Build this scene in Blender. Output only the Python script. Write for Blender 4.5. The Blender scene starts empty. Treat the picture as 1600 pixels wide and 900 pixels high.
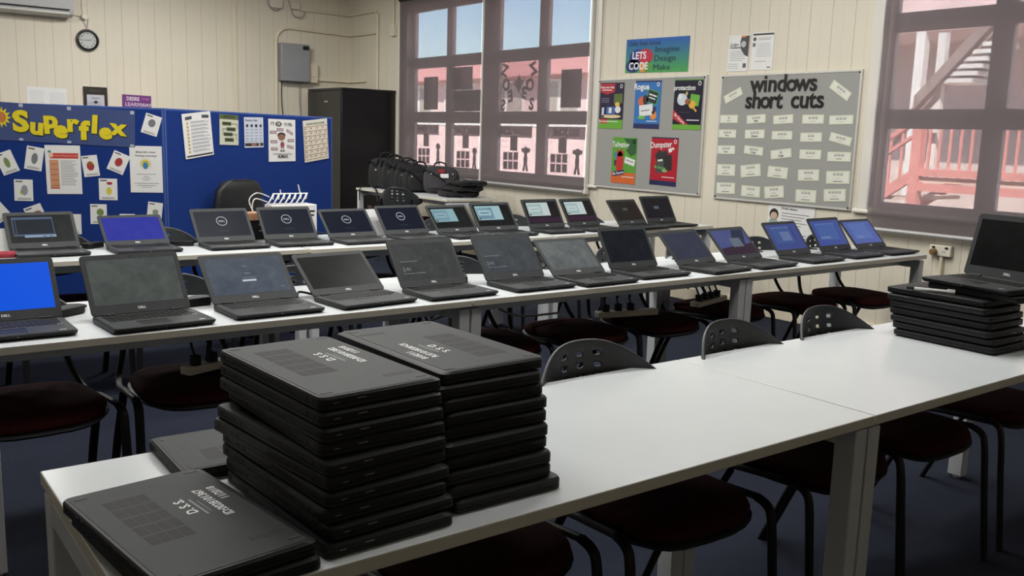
import bpy, bmesh, math, random
from mathutils import Vector, Matrix
SC = bpy.context.scene
COL = SC.collection
rnd = random.Random(7)
PI = math.pi
def R(d): return math.radians(d)

# ------------------------------------------------------------------ camera
cam_data = bpy.data.cameras.new('camera')
cam = bpy.data.objects.new('camera', cam_data)
COL.objects.link(cam)
rt = (0.7994150346511083, -0.6000432221750629, 0.029727662126971706)
dn = (-0.07468446552352685, -0.14835370749842497, -0.9861102413426894)
fw = (0.596118975526893, 0.7860911581955619, -0.1634100915596332)
CM = Matrix(((rt[0], -dn[0], -fw[0], 0.0), (rt[1], -dn[1], -fw[1], 0.0), (rt[2], -dn[2], -fw[2], 1.378), (0, 0, 0, 1)))
cam.matrix_world = CM
cam_data.sensor_width = 36.0
cam_data.lens = 36.0 * 1433.1 / 1600.0
cam_data.clip_start = 0.05
cam_data.clip_end = 300.0
SC.camera = cam

# ------------------------------------------------------------------ world, sun, lamps, exposure
world = bpy.data.worlds.new('world')
SC.world = world
world.use_nodes = True
wn = world.node_tree
wn.nodes.clear()
wo = wn.nodes.new('ShaderNodeOutputWorld')
wb = wn.nodes.new('ShaderNodeBackground')
sky = wn.nodes.new('ShaderNodeTexSky')
sky.sky_type = 'NISHITA'
sky.sun_elevation = R(48)
sky.sun_rotation = R(250)
sky.sun_disc = False
sky.air_density = 1.0
sky.dust_density = 0.4
sky.ozone_density = 2.0
wb.inputs['Strength'].default_value = 0.46
wn.links.new(sky.outputs['Color'], wb.inputs['Color'])
wn.links.new(wb.outputs['Background'], wo.inputs['Surface'])

def add_light(name, kind, loc, rot, energy, color=(1, 1, 1), size=1.0, size_y=None):
    l = bpy.data.lights.new(name, kind)
    l.energy = energy
    l.color = color
    if kind == 'AREA':
        l.shape = 'RECTANGLE'
        l.size = size
        l.size_y = size_y or size
    o = bpy.data.objects.new(name, l)
    o.location = loc
    o.rotation_euler = rot
    COL.objects.link(o)
    return o
sun = add_light('sun', 'SUN', (0, 0, 20), (R(42), 0, R(-62)), 20.0, (1.0, 0.95, 0.86))
sun.data.angle = R(0.6)
# ceiling batten lamps of the room, all above the upper edge of the picture
LAMP = 58.0
for lx, ly, k in ((3.4, 1.9, 0.36), (1.5, 2.2, 0.24), (3.95, 3.6, 0.9), (0.5, 4.2, 0.9), (2.3, 4.3, 0.8), (3.6, 6.4, 1.0), (0.8, 8.8, 1.4), (3.4, 9.6, 1.5)):
    add_light('ceiling_lamp', 'AREA', (lx, ly, 3.38), (0, 0, 0), LAMP * k, (1.0, 0.98, 0.94), 1.3, 0.35)
SC.view_settings.view_transform = 'Standard'
SC.view_settings.look = 'None'
SC.view_settings.exposure = 0.0
SC.view_settings.gamma = 1.0
SC.view_settings.use_curve_mapping = False
SC.render.film_transparent = False
SC.cycles.max_bounces = 8
SC.cycles.transparent_max_bounces = 16
SC.cycles.use_denoising = True
SC.cycles.sample_clamp_indirect = 6.0

# ------------------------------------------------------------------ materials
def lin(c):
    def f(v):
        v /= 255.0
        return v / 12.92 if v <= 0.04045 else ((v + 0.055) / 1.055) ** 2.4
    return (f(c[0]), f(c[1]), f(c[2]), 1.0)
MATS = {}
def mat(name, c, rough=0.5, metal=0.0, spec=0.5, noise=0.0, nscale=30.0, bump=0.0, bscale=200.0, emit=None, estr=0.0, coat=0.0):
    if name in MATS: return MATS[name]
    m = bpy.data.materials.new(name)
    m.use_nodes = True
    nt = m.node_tree
    b = nt.nodes['Principled BSDF']
    col = lin(c)
    b.inputs['Base Color'].default_value = col
    b.inputs['Roughness'].default_value = rough
    b.inputs['Metallic'].default_value = metal
    b.inputs['Specular IOR Level'].default_value = spec
    b.inputs['Coat Weight'].default_value = coat
    if noise > 0 or bump > 0:
        tc = nt.nodes.new('ShaderNodeTexCoord')
    if noise > 0:
        n = nt.nodes.new('ShaderNodeTexNoise')
        n.inputs['Scale'].default_value = nscale
        n.inputs['Detail'].default_value = 4
        r = nt.nodes.new('ShaderNodeValToRGB')
        r.color_ramp.elements[0].position = 0.3
        r.color_ramp.elements[1].position = 0.7
        r.color_ramp.elements[0].color = tuple(v * (1 - noise) for v in col[:3]) + (1,)
        r.color_ramp.elements[1].color = tuple(min(1, v * (1 + noise)) for v in col[:3]) + (1,)
        nt.links.new(tc.outputs['Object'], n.inputs['Vector'])
        nt.links.new(n.outputs['Fac'], r.inputs['Fac'])
        nt.links.new(r.outputs['Color'], b.inputs['Base Color'])
    if bump > 0:
        n2 = nt.nodes.new('ShaderNodeTexNoise')
        n2.inputs['Scale'].default_value = bscale
        n2.inputs['Detail'].default_value = 2
        bp = nt.nodes.new('ShaderNodeBump')
        bp.inputs['Strength'].default_value = bump
        bp.inputs['Distance'].default_value = 0.002
        nt.links.new(tc.outputs['Object'], n2.inputs['Vector'])
        nt.links.new(n2.outputs['Fac'], bp.inputs['Height'])
        nt.links.new(bp.outputs['Normal'], b.inputs['Normal'])
    if emit is not None:
        b.inputs['Emission Color'].default_value = lin(emit)
        b.inputs['Emission Strength'].default_value = estr
    MATS[name] = m
    return m

def board_wall(name, axis, c, groove=0.19):
    """painted vertical tongue-and-groove lining boards: a fine V groove every board"""
    m = bpy.data.materials.new(name)
    m.use_nodes = True
    nt = m.node_tree
    b = nt.nodes['Principled BSDF']
    b.inputs['Roughness'].default_value = 0.42
    b.inputs['Specular IOR Level'].default_value = 0.35
    g = nt.nodes.new('ShaderNodeNewGeometry')
    s = nt.nodes.new('ShaderNodeSeparateXYZ')
    nt.links.new(g.outputs['Position'], s.inputs['Vector'])
    def mth(op, a, bv=None):
        n = nt.nodes.new('ShaderNodeMath')
        n.operation = op
        for i, v in enumerate((a, bv)):
            if v is None: continue
            if isinstance(v, (int, float)): n.inputs[i].default_value = v
            else: nt.links.new(v, n.inputs[i])
        return n.outputs[0]
    fr = mth('FRACT', mth('DIVIDE', s.outputs[axis], groove))
    d = mth('ABSOLUTE', mth('SUBTRACT', fr, 0.5))          # 0.5 at the groove
    prof = mth('MULTIPLY', mth('MAXIMUM', mth('SUBTRACT', d, 0.476), 0.0), 42.0)
    fr2 = mth('FRACT', mth('ADD', mth('DIVIDE', s.outputs[axis], groove), 0.5))
    d2 = mth('ABSOLUTE', mth('SUBTRACT', fr2, 0.5))
    prof2 = mth('MULTIPLY', mth('MAXIMUM', mth('SUBTRACT', d2, 0.488), 0.0), 30.0)
    tot = mth('ADD', prof, prof2)
    bp = nt.nodes.new('ShaderNodeBump')
    bp.inputs['Strength'].default_value = 0.7
    bp.inputs['Distance'].default_value = 0.003
    bp.invert = True
    nt.links.new(tot, bp.inputs['Height'])
    nt.links.new(bp.outputs['Normal'], b.inputs['Normal'])
    n = nt.nodes.new('ShaderNodeTexNoise')
    n.inputs['Scale'].default_value = 1.3
    n.inputs['Detail'].default_value = 5
    nt.links.new(g.outputs['Position'], n.inputs['Vector'])
    mx = nt.nodes.new('ShaderNodeMix')
    mx.data_type = 'RGBA'
    col = lin(c)
    mx.inputs['A'].default_value = tuple(v * 0.93 for v in col[:3]) + (1,)
    mx.inputs['B'].default_value = tuple(min(1, v * 1.05) for v in col[:3]) + (1,)
    nt.links.new(n.outputs['Fac'], mx.inputs['Factor'])
    # darker line along the grooves between the boards
    mx2 = nt.nodes.new('ShaderNodeMix')
    mx2.data_type = 'RGBA'
    mx2.inputs['B'].default_value = tuple(v * 0.66 for v in col[:3]) + (1,)
    nt.links.new(mx.outputs['Result'], mx2.inputs['A'])
    cl = mth('MINIMUM', mth('MULTIPLY', tot, 0.75), 1.0)
    nt.links.new(cl, mx2.inputs['Factor'])
    nt.links.new(mx2.outputs['Result'], b.inputs['Base Color'])
    return m

def carpet_mat():
    m = bpy.data.materials.new('carpet')
    m.use_nodes = True
    nt = m.node_tree
    b = nt.nodes['Principled BSDF']
    b.inputs['Roughness'].default_value = 0.95
    b.inputs['Specular IOR Level'].default_value = 0.1
    tc = nt.nodes.new('ShaderNodeTexCoord')
    w = nt.nodes.new('ShaderNodeTexWave')
    w.inputs['Scale'].default_value = 45
    w.inputs['Distortion'].default_value = 2.0
    n = nt.nodes.new('ShaderNodeTexNoise')
    n.inputs['Scale'].default_value = 2.2
    n.inputs['Detail'].default_value = 6
    nt.links.new(tc.outputs['Object'], w.inputs['Vector'])
    nt.links.new(tc.outputs['Object'], n.inputs['Vector'])
    mx = nt.nodes.new('ShaderNodeMix')
    mx.data_type = 'RGBA'
    mx.inputs['A'].default_value = lin((27, 31, 42))
    mx.inputs['B'].default_value = lin((46, 50, 64))
    mm = nt.nodes.new('ShaderNodeMath')
    mm.operation = 'MULTIPLY_ADD'
    mm.inputs[1].default_value = 0.35
    nt.links.new(w.outputs['Fac'], mm.inputs[0])
    m3 = nt.nodes.new('ShaderNodeMath')
    m3.operation = 'MULTIPLY'
    m3.inputs[1].default_value = 0.6
    nt.links.new(n.outputs['Fac'], m3.inputs[0])
    nt.links.new(m3.outputs[0], mm.inputs[2])
    nt.links.new(mm.outputs[0], mx.inputs['Factor'])
    nt.links.new(mx.outputs['Result'], b.inputs['Base Color'])
    bp = nt.nodes.new('ShaderNodeBump')
    bp.inputs['Strength'].default_value = 0.5
    bp.inputs['Distance'].default_value = 0.003
    nt.links.new(w.outputs['Fac'], bp.inputs['Height'])
    nt.links.new(bp.outputs['Normal'], b.inputs['Normal'])
    return m

def blind_mat(name, open_):
    """sunscreen mesh: woven dark yarn with a share of open holes"""
    m = bpy.data.materials.new(name)
    m.use_nodes = True
    nt = m.node_tree
    nt.nodes.clear()
    o = nt.nodes.new('ShaderNodeOutputMaterial')
    t = nt.nodes.new('ShaderNodeBsdfTransparent')
    t.inputs['Color'].default_value = (1.0, 0.97, 0.96, 1)
    d = nt.nodes.new('ShaderNodeBsdfDiffuse')
    d.inputs['Color'].default_value = lin((118, 110, 112))
    tl = nt.nodes.new('ShaderNodeBsdfTranslucent')
    tl.inputs['Color'].default_value = lin((140, 128, 130))
    a = nt.nodes.new('ShaderNodeMixShader')
    a.inputs[0].default_value = 0.15
    nt.links.new(d.outputs[0], a.inputs[1])
    nt.links.new(tl.outputs[0], a.inputs[2])
    x = nt.nodes.new('ShaderNodeMixShader')
    tc = nt.nodes.new('ShaderNodeTexCoord')
    n = nt.nodes.new('ShaderNodeTexNoise')
    n.inputs['Scale'].default_value = 3.0
    nt.links.new(tc.outputs['Object'], n.inputs['Vector'])
    mr = nt.nodes.new('ShaderNodeMapRange')
    mr.inputs['To Min'].default_value = open_ - 0.015
    mr.inputs['To Max'].default_value = open_ + 0.015
    nt.links.new(n.outputs['Fac'], mr.inputs['Value'])
    nt.links.new(mr.outputs[0], x.inputs[0])
    nt.links.new(a.outputs[0], x.inputs[1])
    nt.links.new(t.outputs[0], x.inputs[2])
    nt.links.new(x.outputs[0], o.inputs['Surface'])
    return m

def glass_mat():
    m = bpy.data.materials.new('window_glass')
    m.use_nodes = True
    nt = m.node_tree
    nt.nodes.clear()
    o = nt.nodes.new('ShaderNodeOutputMaterial')
    t = nt.nodes.new('ShaderNodeBsdfTransparent')
    t.inputs['Color'].default_value = (0.96, 0.975, 0.985, 1)
    g = nt.nodes.new('ShaderNodeBsdfGlossy')
    g.inputs['Roughness'].default_value = 0.03
    x = nt.nodes.new('ShaderNodeMixShader')
    x.inputs[0].default_value = 0.035
    nt.links.new(t.outputs[0], x.inputs[1])
    nt.links.new(g.outputs[0], x.inputs[2])
    nt.links.new(x.outputs[0], o.inputs['Surface'])
    return m

def paper_backlit(name, c, through=0.35):
    """thin sheet on the glass: part of the daylight comes straight through it"""
    m = bpy.data.materials.new(name)
    m.use_nodes = True
    nt = m.node_tree
    nt.nodes.clear()
    o = nt.nodes.new('ShaderNodeOutputMaterial')
    d = nt.nodes.new('ShaderNodeBsdfDiffuse')
    d.inputs['Color'].default_value = lin(c)
    t = nt.nodes.new('ShaderNodeBsdfTransparent')
    t.inputs['Color'].default_value = lin(c)
    x = nt.nodes.new('ShaderNodeMixShader')
    x.inputs[0].default_value = through
    nt.links.new(d.outputs[0], x.inputs[1])
    nt.links.new(t.outputs[0], x.inputs[2])
    nt.links.new(x.outputs[0], o.inputs['Surface'])
    return m

def screen_mat(name, c, glow, dust=0.0, rough=0.3, base=(14, 15, 17)):
    """laptop panel: matt dark glass, emission paints what it shows plus room reflections, finger dust lies on it"""
    if name in MATS: return MATS[name]
    m = bpy.data.materials.new(name)
    m.use_nodes = True
    nt = m.node_tree
    b = nt.nodes['Principled BSDF']
    b.inputs['Base Color'].default_value = lin(base)
    b.inputs['Roughness'].default_value = rough
    b.inputs['Emission Color'].default_value = lin(c)
    b.inputs['Emission Strength'].default_value = glow
    b.inputs['Specular IOR Level'].default_value = 0.05
    if dust > 0:
        tc = nt.nodes.new('ShaderNodeTexCoord')
        n = nt.nodes.new('ShaderNodeTexNoise')
        n.inputs['Scale'].default_value = 16
        n.inputs['Detail'].default_value = 7
        n.inputs['Roughness'].default_value = 0.65
        n.inputs['Distortion'].default_value = 0.6
        nt.links.new(tc.outputs['Object'], n.inputs['Vector'])
        r = nt.nodes.new('ShaderNodeValToRGB')
        r.color_ramp.elements[0].position = 0.25
        r.color_ramp.elements[1].position = 0.8
        r.color_ramp.elements[0].color = tuple(v * dust * 0.55 for v in lin((205, 212, 214))[:3]) + (1,)
        r.color_ramp.elements[1].color = tuple(v * dust * 1.5 for v in lin((205, 212, 214))[:3]) + (1,)
        nt.links.new(n.outputs['Fac'], r.inputs['Fac'])
        nt.links.new(r.outputs['Color'], b.inputs['Base Color'])
    MATS[name] = m
    return m

M = {}
M['wall_c'] = board_wall('painted_boards_across', 0, (226, 218, 200))
M['wall_w'] = board_wall('painted_boards_along', 1, (224, 217, 199))
M['cream'] = mat('cream_paint', (226, 216, 192), 0.4, noise=0.04, nscale=2)
M['ceil'] = mat('ceiling_white', (224, 222, 215), 0.8, noise=0.03, nscale=1)
M['carpet'] = carpet_mat()
M['trim'] = mat('white_gloss_trim', (226, 221, 212), 0.3, noise=0.03, nscale=3)
M['frame'] = mat('window_frame_paint', (206, 196, 190), 0.4, noise=0.04, nscale=3)
M['blind'] = blind_mat('sunscreen_mesh', 0.22)
M['glass'] = glass_mat()
M['rail'] = mat('grey_aluminium_rail', (196, 194, 194), 0.35, metal=0.3, noise=0.03)
M['white_top'] = mat('white_laminate', (224, 229, 231), 0.24, spec=0.5, noise=0.015, nscale=6)
M['edge'] = mat('laminate_edge_band', (216, 211, 196), 0.4, noise=0.03, nscale=8)
M['legwhite'] = mat('white_powder_coat', (206, 209, 212), 0.38, noise=0.02, nscale=9)
M['black_plastic'] = mat('black_plastic', (34, 35, 37), 0.45, noise=0.12, nscale=60, bump=0.15, bscale=500)
M['chair_back'] = mat('charcoal_plastic_shell', (52, 54, 57), 0.4, noise=0.08, nscale=40, bump=0.12, bscale=400)
M['chair_leg'] = mat('black_steel_tube', (15, 15, 16), 0.5, spec=0.3, noise=0.1, nscale=20)
M['seat'] = mat('dark_red_fabric', (56, 19, 21), 0.9, spec=0.1, noise=0.25, nscale=120, bump=0.4, bscale=600)
M['lap'] = mat('laptop_grey_plastic', (60, 63, 64), 0.55, spec=0.2, noise=0.05, nscale=25, bump=0.08, bscale=900)
M['lapbottom'] = mat('laptop_underside_grey', (47, 50, 51), 0.55, spec=0.2, noise=0.05, nscale=25, bump=0.08, bscale=900)
M['lapdark'] = mat('laptop_black_plastic', (36, 37, 38), 0.45, spec=0.3, noise=0.06, nscale=25, bump=0.08, bscale=900)
M['lapside'] = mat('laptop_side_black', (36, 37, 38), 0.5, spec=0.25, noise=0.06, nscale=25)
M['key'] = mat('key_black', (20, 20, 21), 0.5, spec=0.3, noise=0.05)
M['port'] = mat('port_black', (5, 5, 6), 0.6, noise=0.05)
M['silver'] = mat('silver_print', (190, 194, 198), 0.3, metal=0.4, noise=0.03)
M['paint_white'] = mat('white_paint_marks', (226, 228, 228), 0.5, noise=0.05)
M['vent'] = mat('vent_black', (7, 7, 8), 0.7, noise=0.05)
M['felt'] = mat('blue_partition_fabric', (30, 56, 124), 0.95, spec=0.1, noise=0.08, nscale=300, bump=0.35, bscale=700)
M['felt_trim'] = mat('blue_partition_edge', (56, 84, 150), 0.6, noise=0.06)
M['cab'] = mat('black_cabinet_steel', (17, 18, 20), 0.3, noise=0.1, nscale=8)
M['boardgrey'] = mat('grey_pinboard_fabric', (160, 160, 156), 0.9, spec=0.1, noise=0.05, nscale=200, bump=0.2, bscale=500)
M['alu'] = mat('pale_board_frame', (214, 212, 206), 0.35, metal=0.3, noise=0.03)
M['paper'] = mat('white_paper', (232, 232, 230), 0.6, noise=0.02, nscale=12)
M['plug'] = mat('white_switch_plastic', (226, 220, 204), 0.35, noise=0.03)
M['bag'] = mat('black_nylon', (20, 20, 22), 0.75, noise=0.3, nscale=40, bump=0.5, bscale=300)
M['bag2'] = mat('dark_grey_nylon', (52, 50, 54), 0.8, noise=0.2, nscale=40, bump=0.5, bscale=300)
M['grey_box'] = mat('grey_enamel', (150, 152, 156), 0.35, noise=0.03, nscale=5)
def flat(c, rough=0.55):
    return mat('ink_%d_%d_%d_%d' % (c[0], c[1], c[2], int(rough * 100)), c, rough, noise=0.03, nscale=20)
def glow(c, s=1.0):
    return screen_mat('lit_%d_%d_%d' % c, c, s)

# ------------------------------------------------------------------ geometry helpers
class MB:
    def __init__(self):
        self.v = []; self.f = []; self.m = []; self.M = Matrix.Identity(4)
    def raw(self, vs, fs, mi=0, X=None):
        T = self.M if X is None else self.M @ X
        b = len(self.v)
        self.v += [tuple(T @ Vector(p)) for p in vs]
        self.f += [tuple(i + b for i in f) for f in fs]
        self.m += [mi] * len(fs)
    def box(self, lo, hi, mi=0, X=None):
        x0, y0, z0 = lo; x1, y1, z1 = hi
        vs = [(x0, y0, z0), (x1, y0, z0), (x1, y1, z0), (x0, y1, z0), (x0, y0, z1), (x1, y0, z1), (x1, y1, z1), (x0, y1, z1)]
        self.raw(vs, [(0, 3, 2, 1), (4, 5, 6, 7), (0, 1, 5, 4), (1, 2, 6, 5), (2, 3, 7, 6), (3, 0, 4, 7)], mi, X)
    def prism(self, poly, z0, z1, mi=0, X=None, inset_top=0.0):
        n = len(poly)
        c = (sum(p[0] for p in poly) / n, sum(p[1] for p in poly) / n)
        vs = [(p[0], p[1], z0) for p in poly]
        vs += [(c[0] + (p[0] - c[0]) * (1 - inset_top), c[1] + (p[1] - c[1]) * (1 - inset_top), z1) for p in poly]
        fs = [tuple(range(n - 1, -1, -1)), tuple(range(n, 2 * n))]
        fs += [(i, (i + 1) % n, n + (i + 1) % n, n + i) for i in range(n)]
        self.raw(vs, fs, mi, X)
    def loft(self, rings, mi=0, X=None, cap=True):
        n = len(rings[0]); vs = [p for r in rings for p in r]; fs = []
        for k in range(len(rings) - 1):
            for i in range(n):
                j = (i + 1) % n
                fs.append((k * n + i, k * n + j, (k + 1) * n + j, (k + 1) * n + i))
        if cap:
            fs.append(tuple(range(n - 1, -1, -1)))
            fs.append(tuple(range((len(rings) - 1) * n, len(rings) * n)))
        self.raw(vs, fs, mi, X)
    def tube(self, pts, r, n=8, mi=0, X=None, flat=1.0):
        P = [Vector(p) for p in pts]
        rings = []
        up = Vector((0, 0, 1))
        prev = None
        for i, p in enumerate(P):
            d = (P[min(i + 1, len(P) - 1)] - P[max(i - 1, 0)])
            if d.length < 1e-9: d = Vector((0, 0, 1))
            d.normalize()
            if prev is None:
                a = up if abs(d.dot(up)) < 0.9 else Vector((0, 1, 0))
                s = d.cross(a).normalized()
            else:
                s = (prev - d * prev.dot(d))
                s = s.normalized() if s.length > 1e-6 else d.orthogonal().normalized()
            prev = s
            t = d.cross(s)
            rr = r[i] if isinstance(r, (list, tuple)) else r
            rings.append([tuple(p + s * (rr * math.cos(2 * PI * k / n)) + t * (rr * flat * math.sin(2 * PI * k / n))) for k in range(n)])
        self.loft(rings, mi, X)
    def cyl(self, c, r, h, n=20, mi=0, axis='z', X=None):
        d = {'x': Vector((1, 0, 0)), 'y': Vector((0, 1, 0)), 'z': Vector((0, 0, 1))}[axis] * (h / 2)
        c = Vector(c)
        self.tube([c - d, c + d], r, n, mi, X)
    def text(self, s, size, X, mi=0, bold=0.0, align='CENTER', ext=0.0):
        vs, fs = text_geo(s, bold, align, ext)
        self.raw([(p[0] * size, p[1] * size, p[2] * size) for p in vs], fs, mi, X)
    def build(self, name, mats, parent=None, bevel=0.0, smooth=True, loc=None, seg=2, angle=35):
        me = bpy.data.meshes.new(name)
        me.from_pydata(self.v, [], self.f)
        if not isinstance(mats, (list, tuple)): mats = [mats]
        for m in mats: me.materials.append(m)
        me.polygons.foreach_set('material_index', self.m)
        bm = bmesh.new(); bm.from_mesh(me)
        bmesh.ops.recalc_face_normals(bm, faces=bm.faces)
        bm.to_mesh(me); bm.free()
        if smooth:
            me.polygons.foreach_set('use_smooth', [True] * len(me.polygons))
            me.set_sharp_from_angle(angle=R(angle))
        me.update()
        o = bpy.data.objects.new(name, me)
        COL.objects.link(o)
        if parent is not None: o.parent = parent
        if loc is not None: o.location = loc
        if bevel > 0:
            b = o.modifiers.new('bevel', 'BEVEL')
            b.width = bevel; b.segments = seg; b.limit_method = 'ANGLE'; b.angle_limit = R(40)
            b.harden_normals = False
        return o
_tc = {}
def text_geo(s, bold=0.0, align='CENTER', ext=0.0):
    k = (s, bold, align, ext)
    if k not in _tc:
        cu = bpy.data.curves.new('t', 'FONT')
        cu.body = s; cu.size = 1.0; cu.align_x = align; cu.align_y = 'CENTER'; cu.offset = bold; cu.extrude = ext
        cu.resolution_u = 3
        o = bpy.data.objects.new('t', cu)
        me = bpy.data.meshes.new_from_object(o)
        _tc[k] = ([tuple(v.co) for v in me.vertices], [tuple(p.vertices) for p in me.polygons])
        bpy.data.objects.remove(o); bpy.data.meshes.remove(me); bpy.data.curves.remove(cu)
    return _tc[k]
def tag(o, label, cat, group=None, kind=None):
    o['label'] = label; o['category'] = cat
    if group: o['group'] = group
    if kind: o['kind'] = kind
    return o
def struct(o):
    o['kind'] = 'structure'
    return o
def empty(name, loc=(0, 0, 0), rz=0.0):
    o = bpy.data.objects.new(name, None)
    o.empty_display_size = 0.1
    o.location = loc; o.rotation_euler = (0, 0, rz)
    COL.objects.link(o)
    return o
def kids(o): return [c for c in bpy.data.objects if c.parent == o]
KID = {}
def copy_tree(o):
    c = o.copy(); COL.objects.link(c)
    for ch in KID.get(o.name) or kids(o):
        d = ch.copy(); COL.objects.link(d); d.parent = c
        for g in KID.get(ch.name) or kids(ch):
            e = g.copy(); COL.objects.link(e); e.parent = d
    return c
def arc(c, r, a0, a1, n, plane='xz'):
    out = []
    for i in range(n + 1):
        a = a0 + (a1 - a0) * i / n
        u, v = r * math.cos(a), r * math.sin(a)
        out.append((c[0] + u, c[1], c[2] + v) if plane == 'xz' else (c[0] + u, c[1] + v, c[2]) if plane == 'xy' else (c[0], c[1] + u, c[2] + v))
    return out
def rrect(w, h, r, n=4, c=(0, 0)):
    pts = []
    for sx, sy, a in ((1, 1, 0), (-1, 1, 90), (-1, -1, 180), (1, -1, 270)):
        for k in range(n + 1):
            t = R(a + 90 * k / n)
            pts.append((c[0] + sx * (w / 2 - r) + r * math.cos(t), c[1] + sy * (h / 2 - r) + r * math.sin(t)))
    return pts
def smooth_path(pts, n=6):
    P = [Vector(p) for p in pts]; out = []
    for i in range(len(P) - 1):
        p0 = P[max(i - 1, 0)]; p1 = P[i]; p2 = P[i + 1]; p3 = P[min(i + 2, len(P) - 1)]
        for k in range(n):
            t = k / n
            out.append(0.5 * ((2 * p1) + (p2 - p0) * t + (2 * p0 - 5 * p1 + 4 * p2 - p3) * t * t + (3 * p1 - p0 - 3 * p2 + p3) * t ** 3))
    out.append(P[-1])
    return [tuple(p) for p in out]
ORD = ['first', 'second', 'third', 'fourth', 'fifth', 'sixth', 'seventh', 'eighth', 'ninth', 'tenth', 'eleventh', 'twelfth', 'thirteenth']

# ------------------------------------------------------------------ room shell
XW, YC, ZC = 6.05, 11.87, 3.45          # window wall, clock wall, ceiling
X0, Y0 = -3.2, -2.6
mb = MB(); mb.box((X0, Y0, -0.1), (XW + 0.14, YC + 0.14, 0)); struct(mb.build('floor', M['carpet']))
mb = MB(); mb.box((X0, Y0, ZC), (XW + 0.14, YC + 0.14, ZC + 0.1)); struct(mb.build('ceiling', M['ceil']))
mb = MB(); mb.box((X0, YC, 0), (XW + 0.14, YC + 0.12, ZC)); struct(mb.build('wall_back', M['wall_c']))
mb = MB(); mb.box((X0 - 0.12, Y0, 0), (X0, YC, ZC)); struct(mb.build('wall_left', M['wall_w']))
mb = MB(); mb.box((X0, Y0 - 0.12, 0), (XW, Y0, ZC)); struct(mb.build('wall_front', M['wall_c']))
W1 = (6.76, 10.28, 0.95, 2.90)          # window opening: y0, y1, z0, z1
W2 = (1.25, 3.75, 0.95, 2.90)
mb = MB()
XT = XW + 0.14
for y0, y1 in ((Y0, W2[0]), (W2[1], W1[0]), (W1[1], YC)): mb.box((XW, y0, 0), (XT, y1, ZC))
for w in (W1, W2):
    mb.box((XW, w[0], 0), (XT, w[1], w[2])); mb.box((XW, w[0], w[3]), (XT, w[1], ZC))
struct(mb.build('wall_right', M['wall_w'], smooth=False))
mb = MB(); mb.box((XW - 0.02, Y0, 0), (XW, YC, 0.11)); struct(mb.build('baseboard_right', M['cream'], bevel=0.004))
mb = MB(); mb.box((X0, YC - 0.02, 0), (XW - 0.02, YC, 0.11)); struct(mb.build('baseboard_back', M['cream'], bevel=0.004))

def window(name, w, cols, rows):
    """sash window: white frame with glazing bars, panes behind, architrave around"""
    xg0, xg1 = XW + 0.05, XW + 0.10
    root = empty(name, (XW, (w[0] + w[1]) / 2, w[2])); struct(root)
    ox, oy, oz = root.location
    ys = sorted([w[0], w[1]] + [c for p in cols for c in p])
    zs = sorted([w[2], w[3]] + [r for p in rows for r in p])
    mb = MB()
    for a, b in zip(ys[0::2], ys[1::2]): mb.box((xg0 - ox, a - oy, w[2] - oz), (xg1 - ox, b - oy, w[3] - oz))
    for a, b in zip(zs[0::2], zs[1::2]): mb.box((xg0 + 0.004 - ox, w[0] - oy, a - oz), (xg1 - 0.004 - ox, w[1] - oy, b - oz))
    mb.build('window_frame', M['frame'], root, bevel=0.004)
    for p in cols:
        for r in rows:
            mb = MB(); mb.box((xg0 + 0.028 - ox, p[0] - 0.005 - oy, r[0] - 0.005 - oz), (xg0 + 0.032 - ox, p[1] + 0.005 - oy, r[1] + 0.005 - oz))
            mb.build('pane', M['glass'], root)
    mb = MB()
    t = 0.085
    mb.box((-0.022, w[0] - t - oy, -0.02), (0, w[0] - oy, w[3] + t - oz)); mb.box((-0.022, w[1] - oy, -0.02), (0, w[1] + t - oy, w[3] + t - oz))
    mb.box((-0.022, w[0] - oy, w[3] - oz), (0, w[1] - oy, w[3] + t - oz))
    mb.build('architrave', M['trim'], root, bevel=0.006)
    mb = MB(); mb.box((-0.035, w[0] - t - 0.03 - oy, -0.05), (0.05, w[1] + t + 0.03 - oy, -0.018))
    mb.build('window_sill', M['trim'], root, bevel=0.012, seg=3)
    return root
R1, R2, R3 = (2.302, 2.85), (1.643, 2.170), (0.990, 1.510)
C1 = ((6.862, 7.555), (7.705, 8.40), (8.675, 9.345), (9.47, 10.2))
C2 = ((1.35, 2.07), (2.20, 2.885), (3.02, 3.69))
window('window_1', W1, C1, (R1, R2, R3))
window('window_2', W2, C2, (R1, R2, R3))

def blind(label, y0, y1, zb, band):
    root = empty('roller_blind', (XW - 0.055, (y0 + y1) / 2, zb))
    tag(root, label, 'roller blind')
    h = (y1 - y0) / 2
    zt = 3.02 - zb
    # a single woven sheet hanging from the tube
    mb = MB(); mb.raw([(0, -h, 0.012), (0, h, 0.012), (0, h, zt), (0, -h, zt)], [(0, 1, 2, 3)])
    mb.build('mesh_cloth', M['blind'], root, smooth=False)
    mb = MB(); mb.tube([(0, -h, 0.0), (0, h, 0.0)], 0.016, 12); mb.build('bottom_rail', M['rail'], root)
    mb = MB(); mb.tube([(0.0, -h, zt), (0.0, h, zt)], 0.03, 16); mb.build('roller_tube', M['lapside'], root)
    return root
blind('dark mesh roller blind over the half of the corner window nearer the black cabinet', 8.60, 10.40, 0.855, 0)
blind('dark mesh roller blind over the half of the corner window nearer the pinboards', 6.80, 8.555, 0.855, 0)
b3 = blind('wide dark mesh roller blind over the window right of the short cuts board', 1.10, 3.72, 0.80, 0.15)
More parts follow.
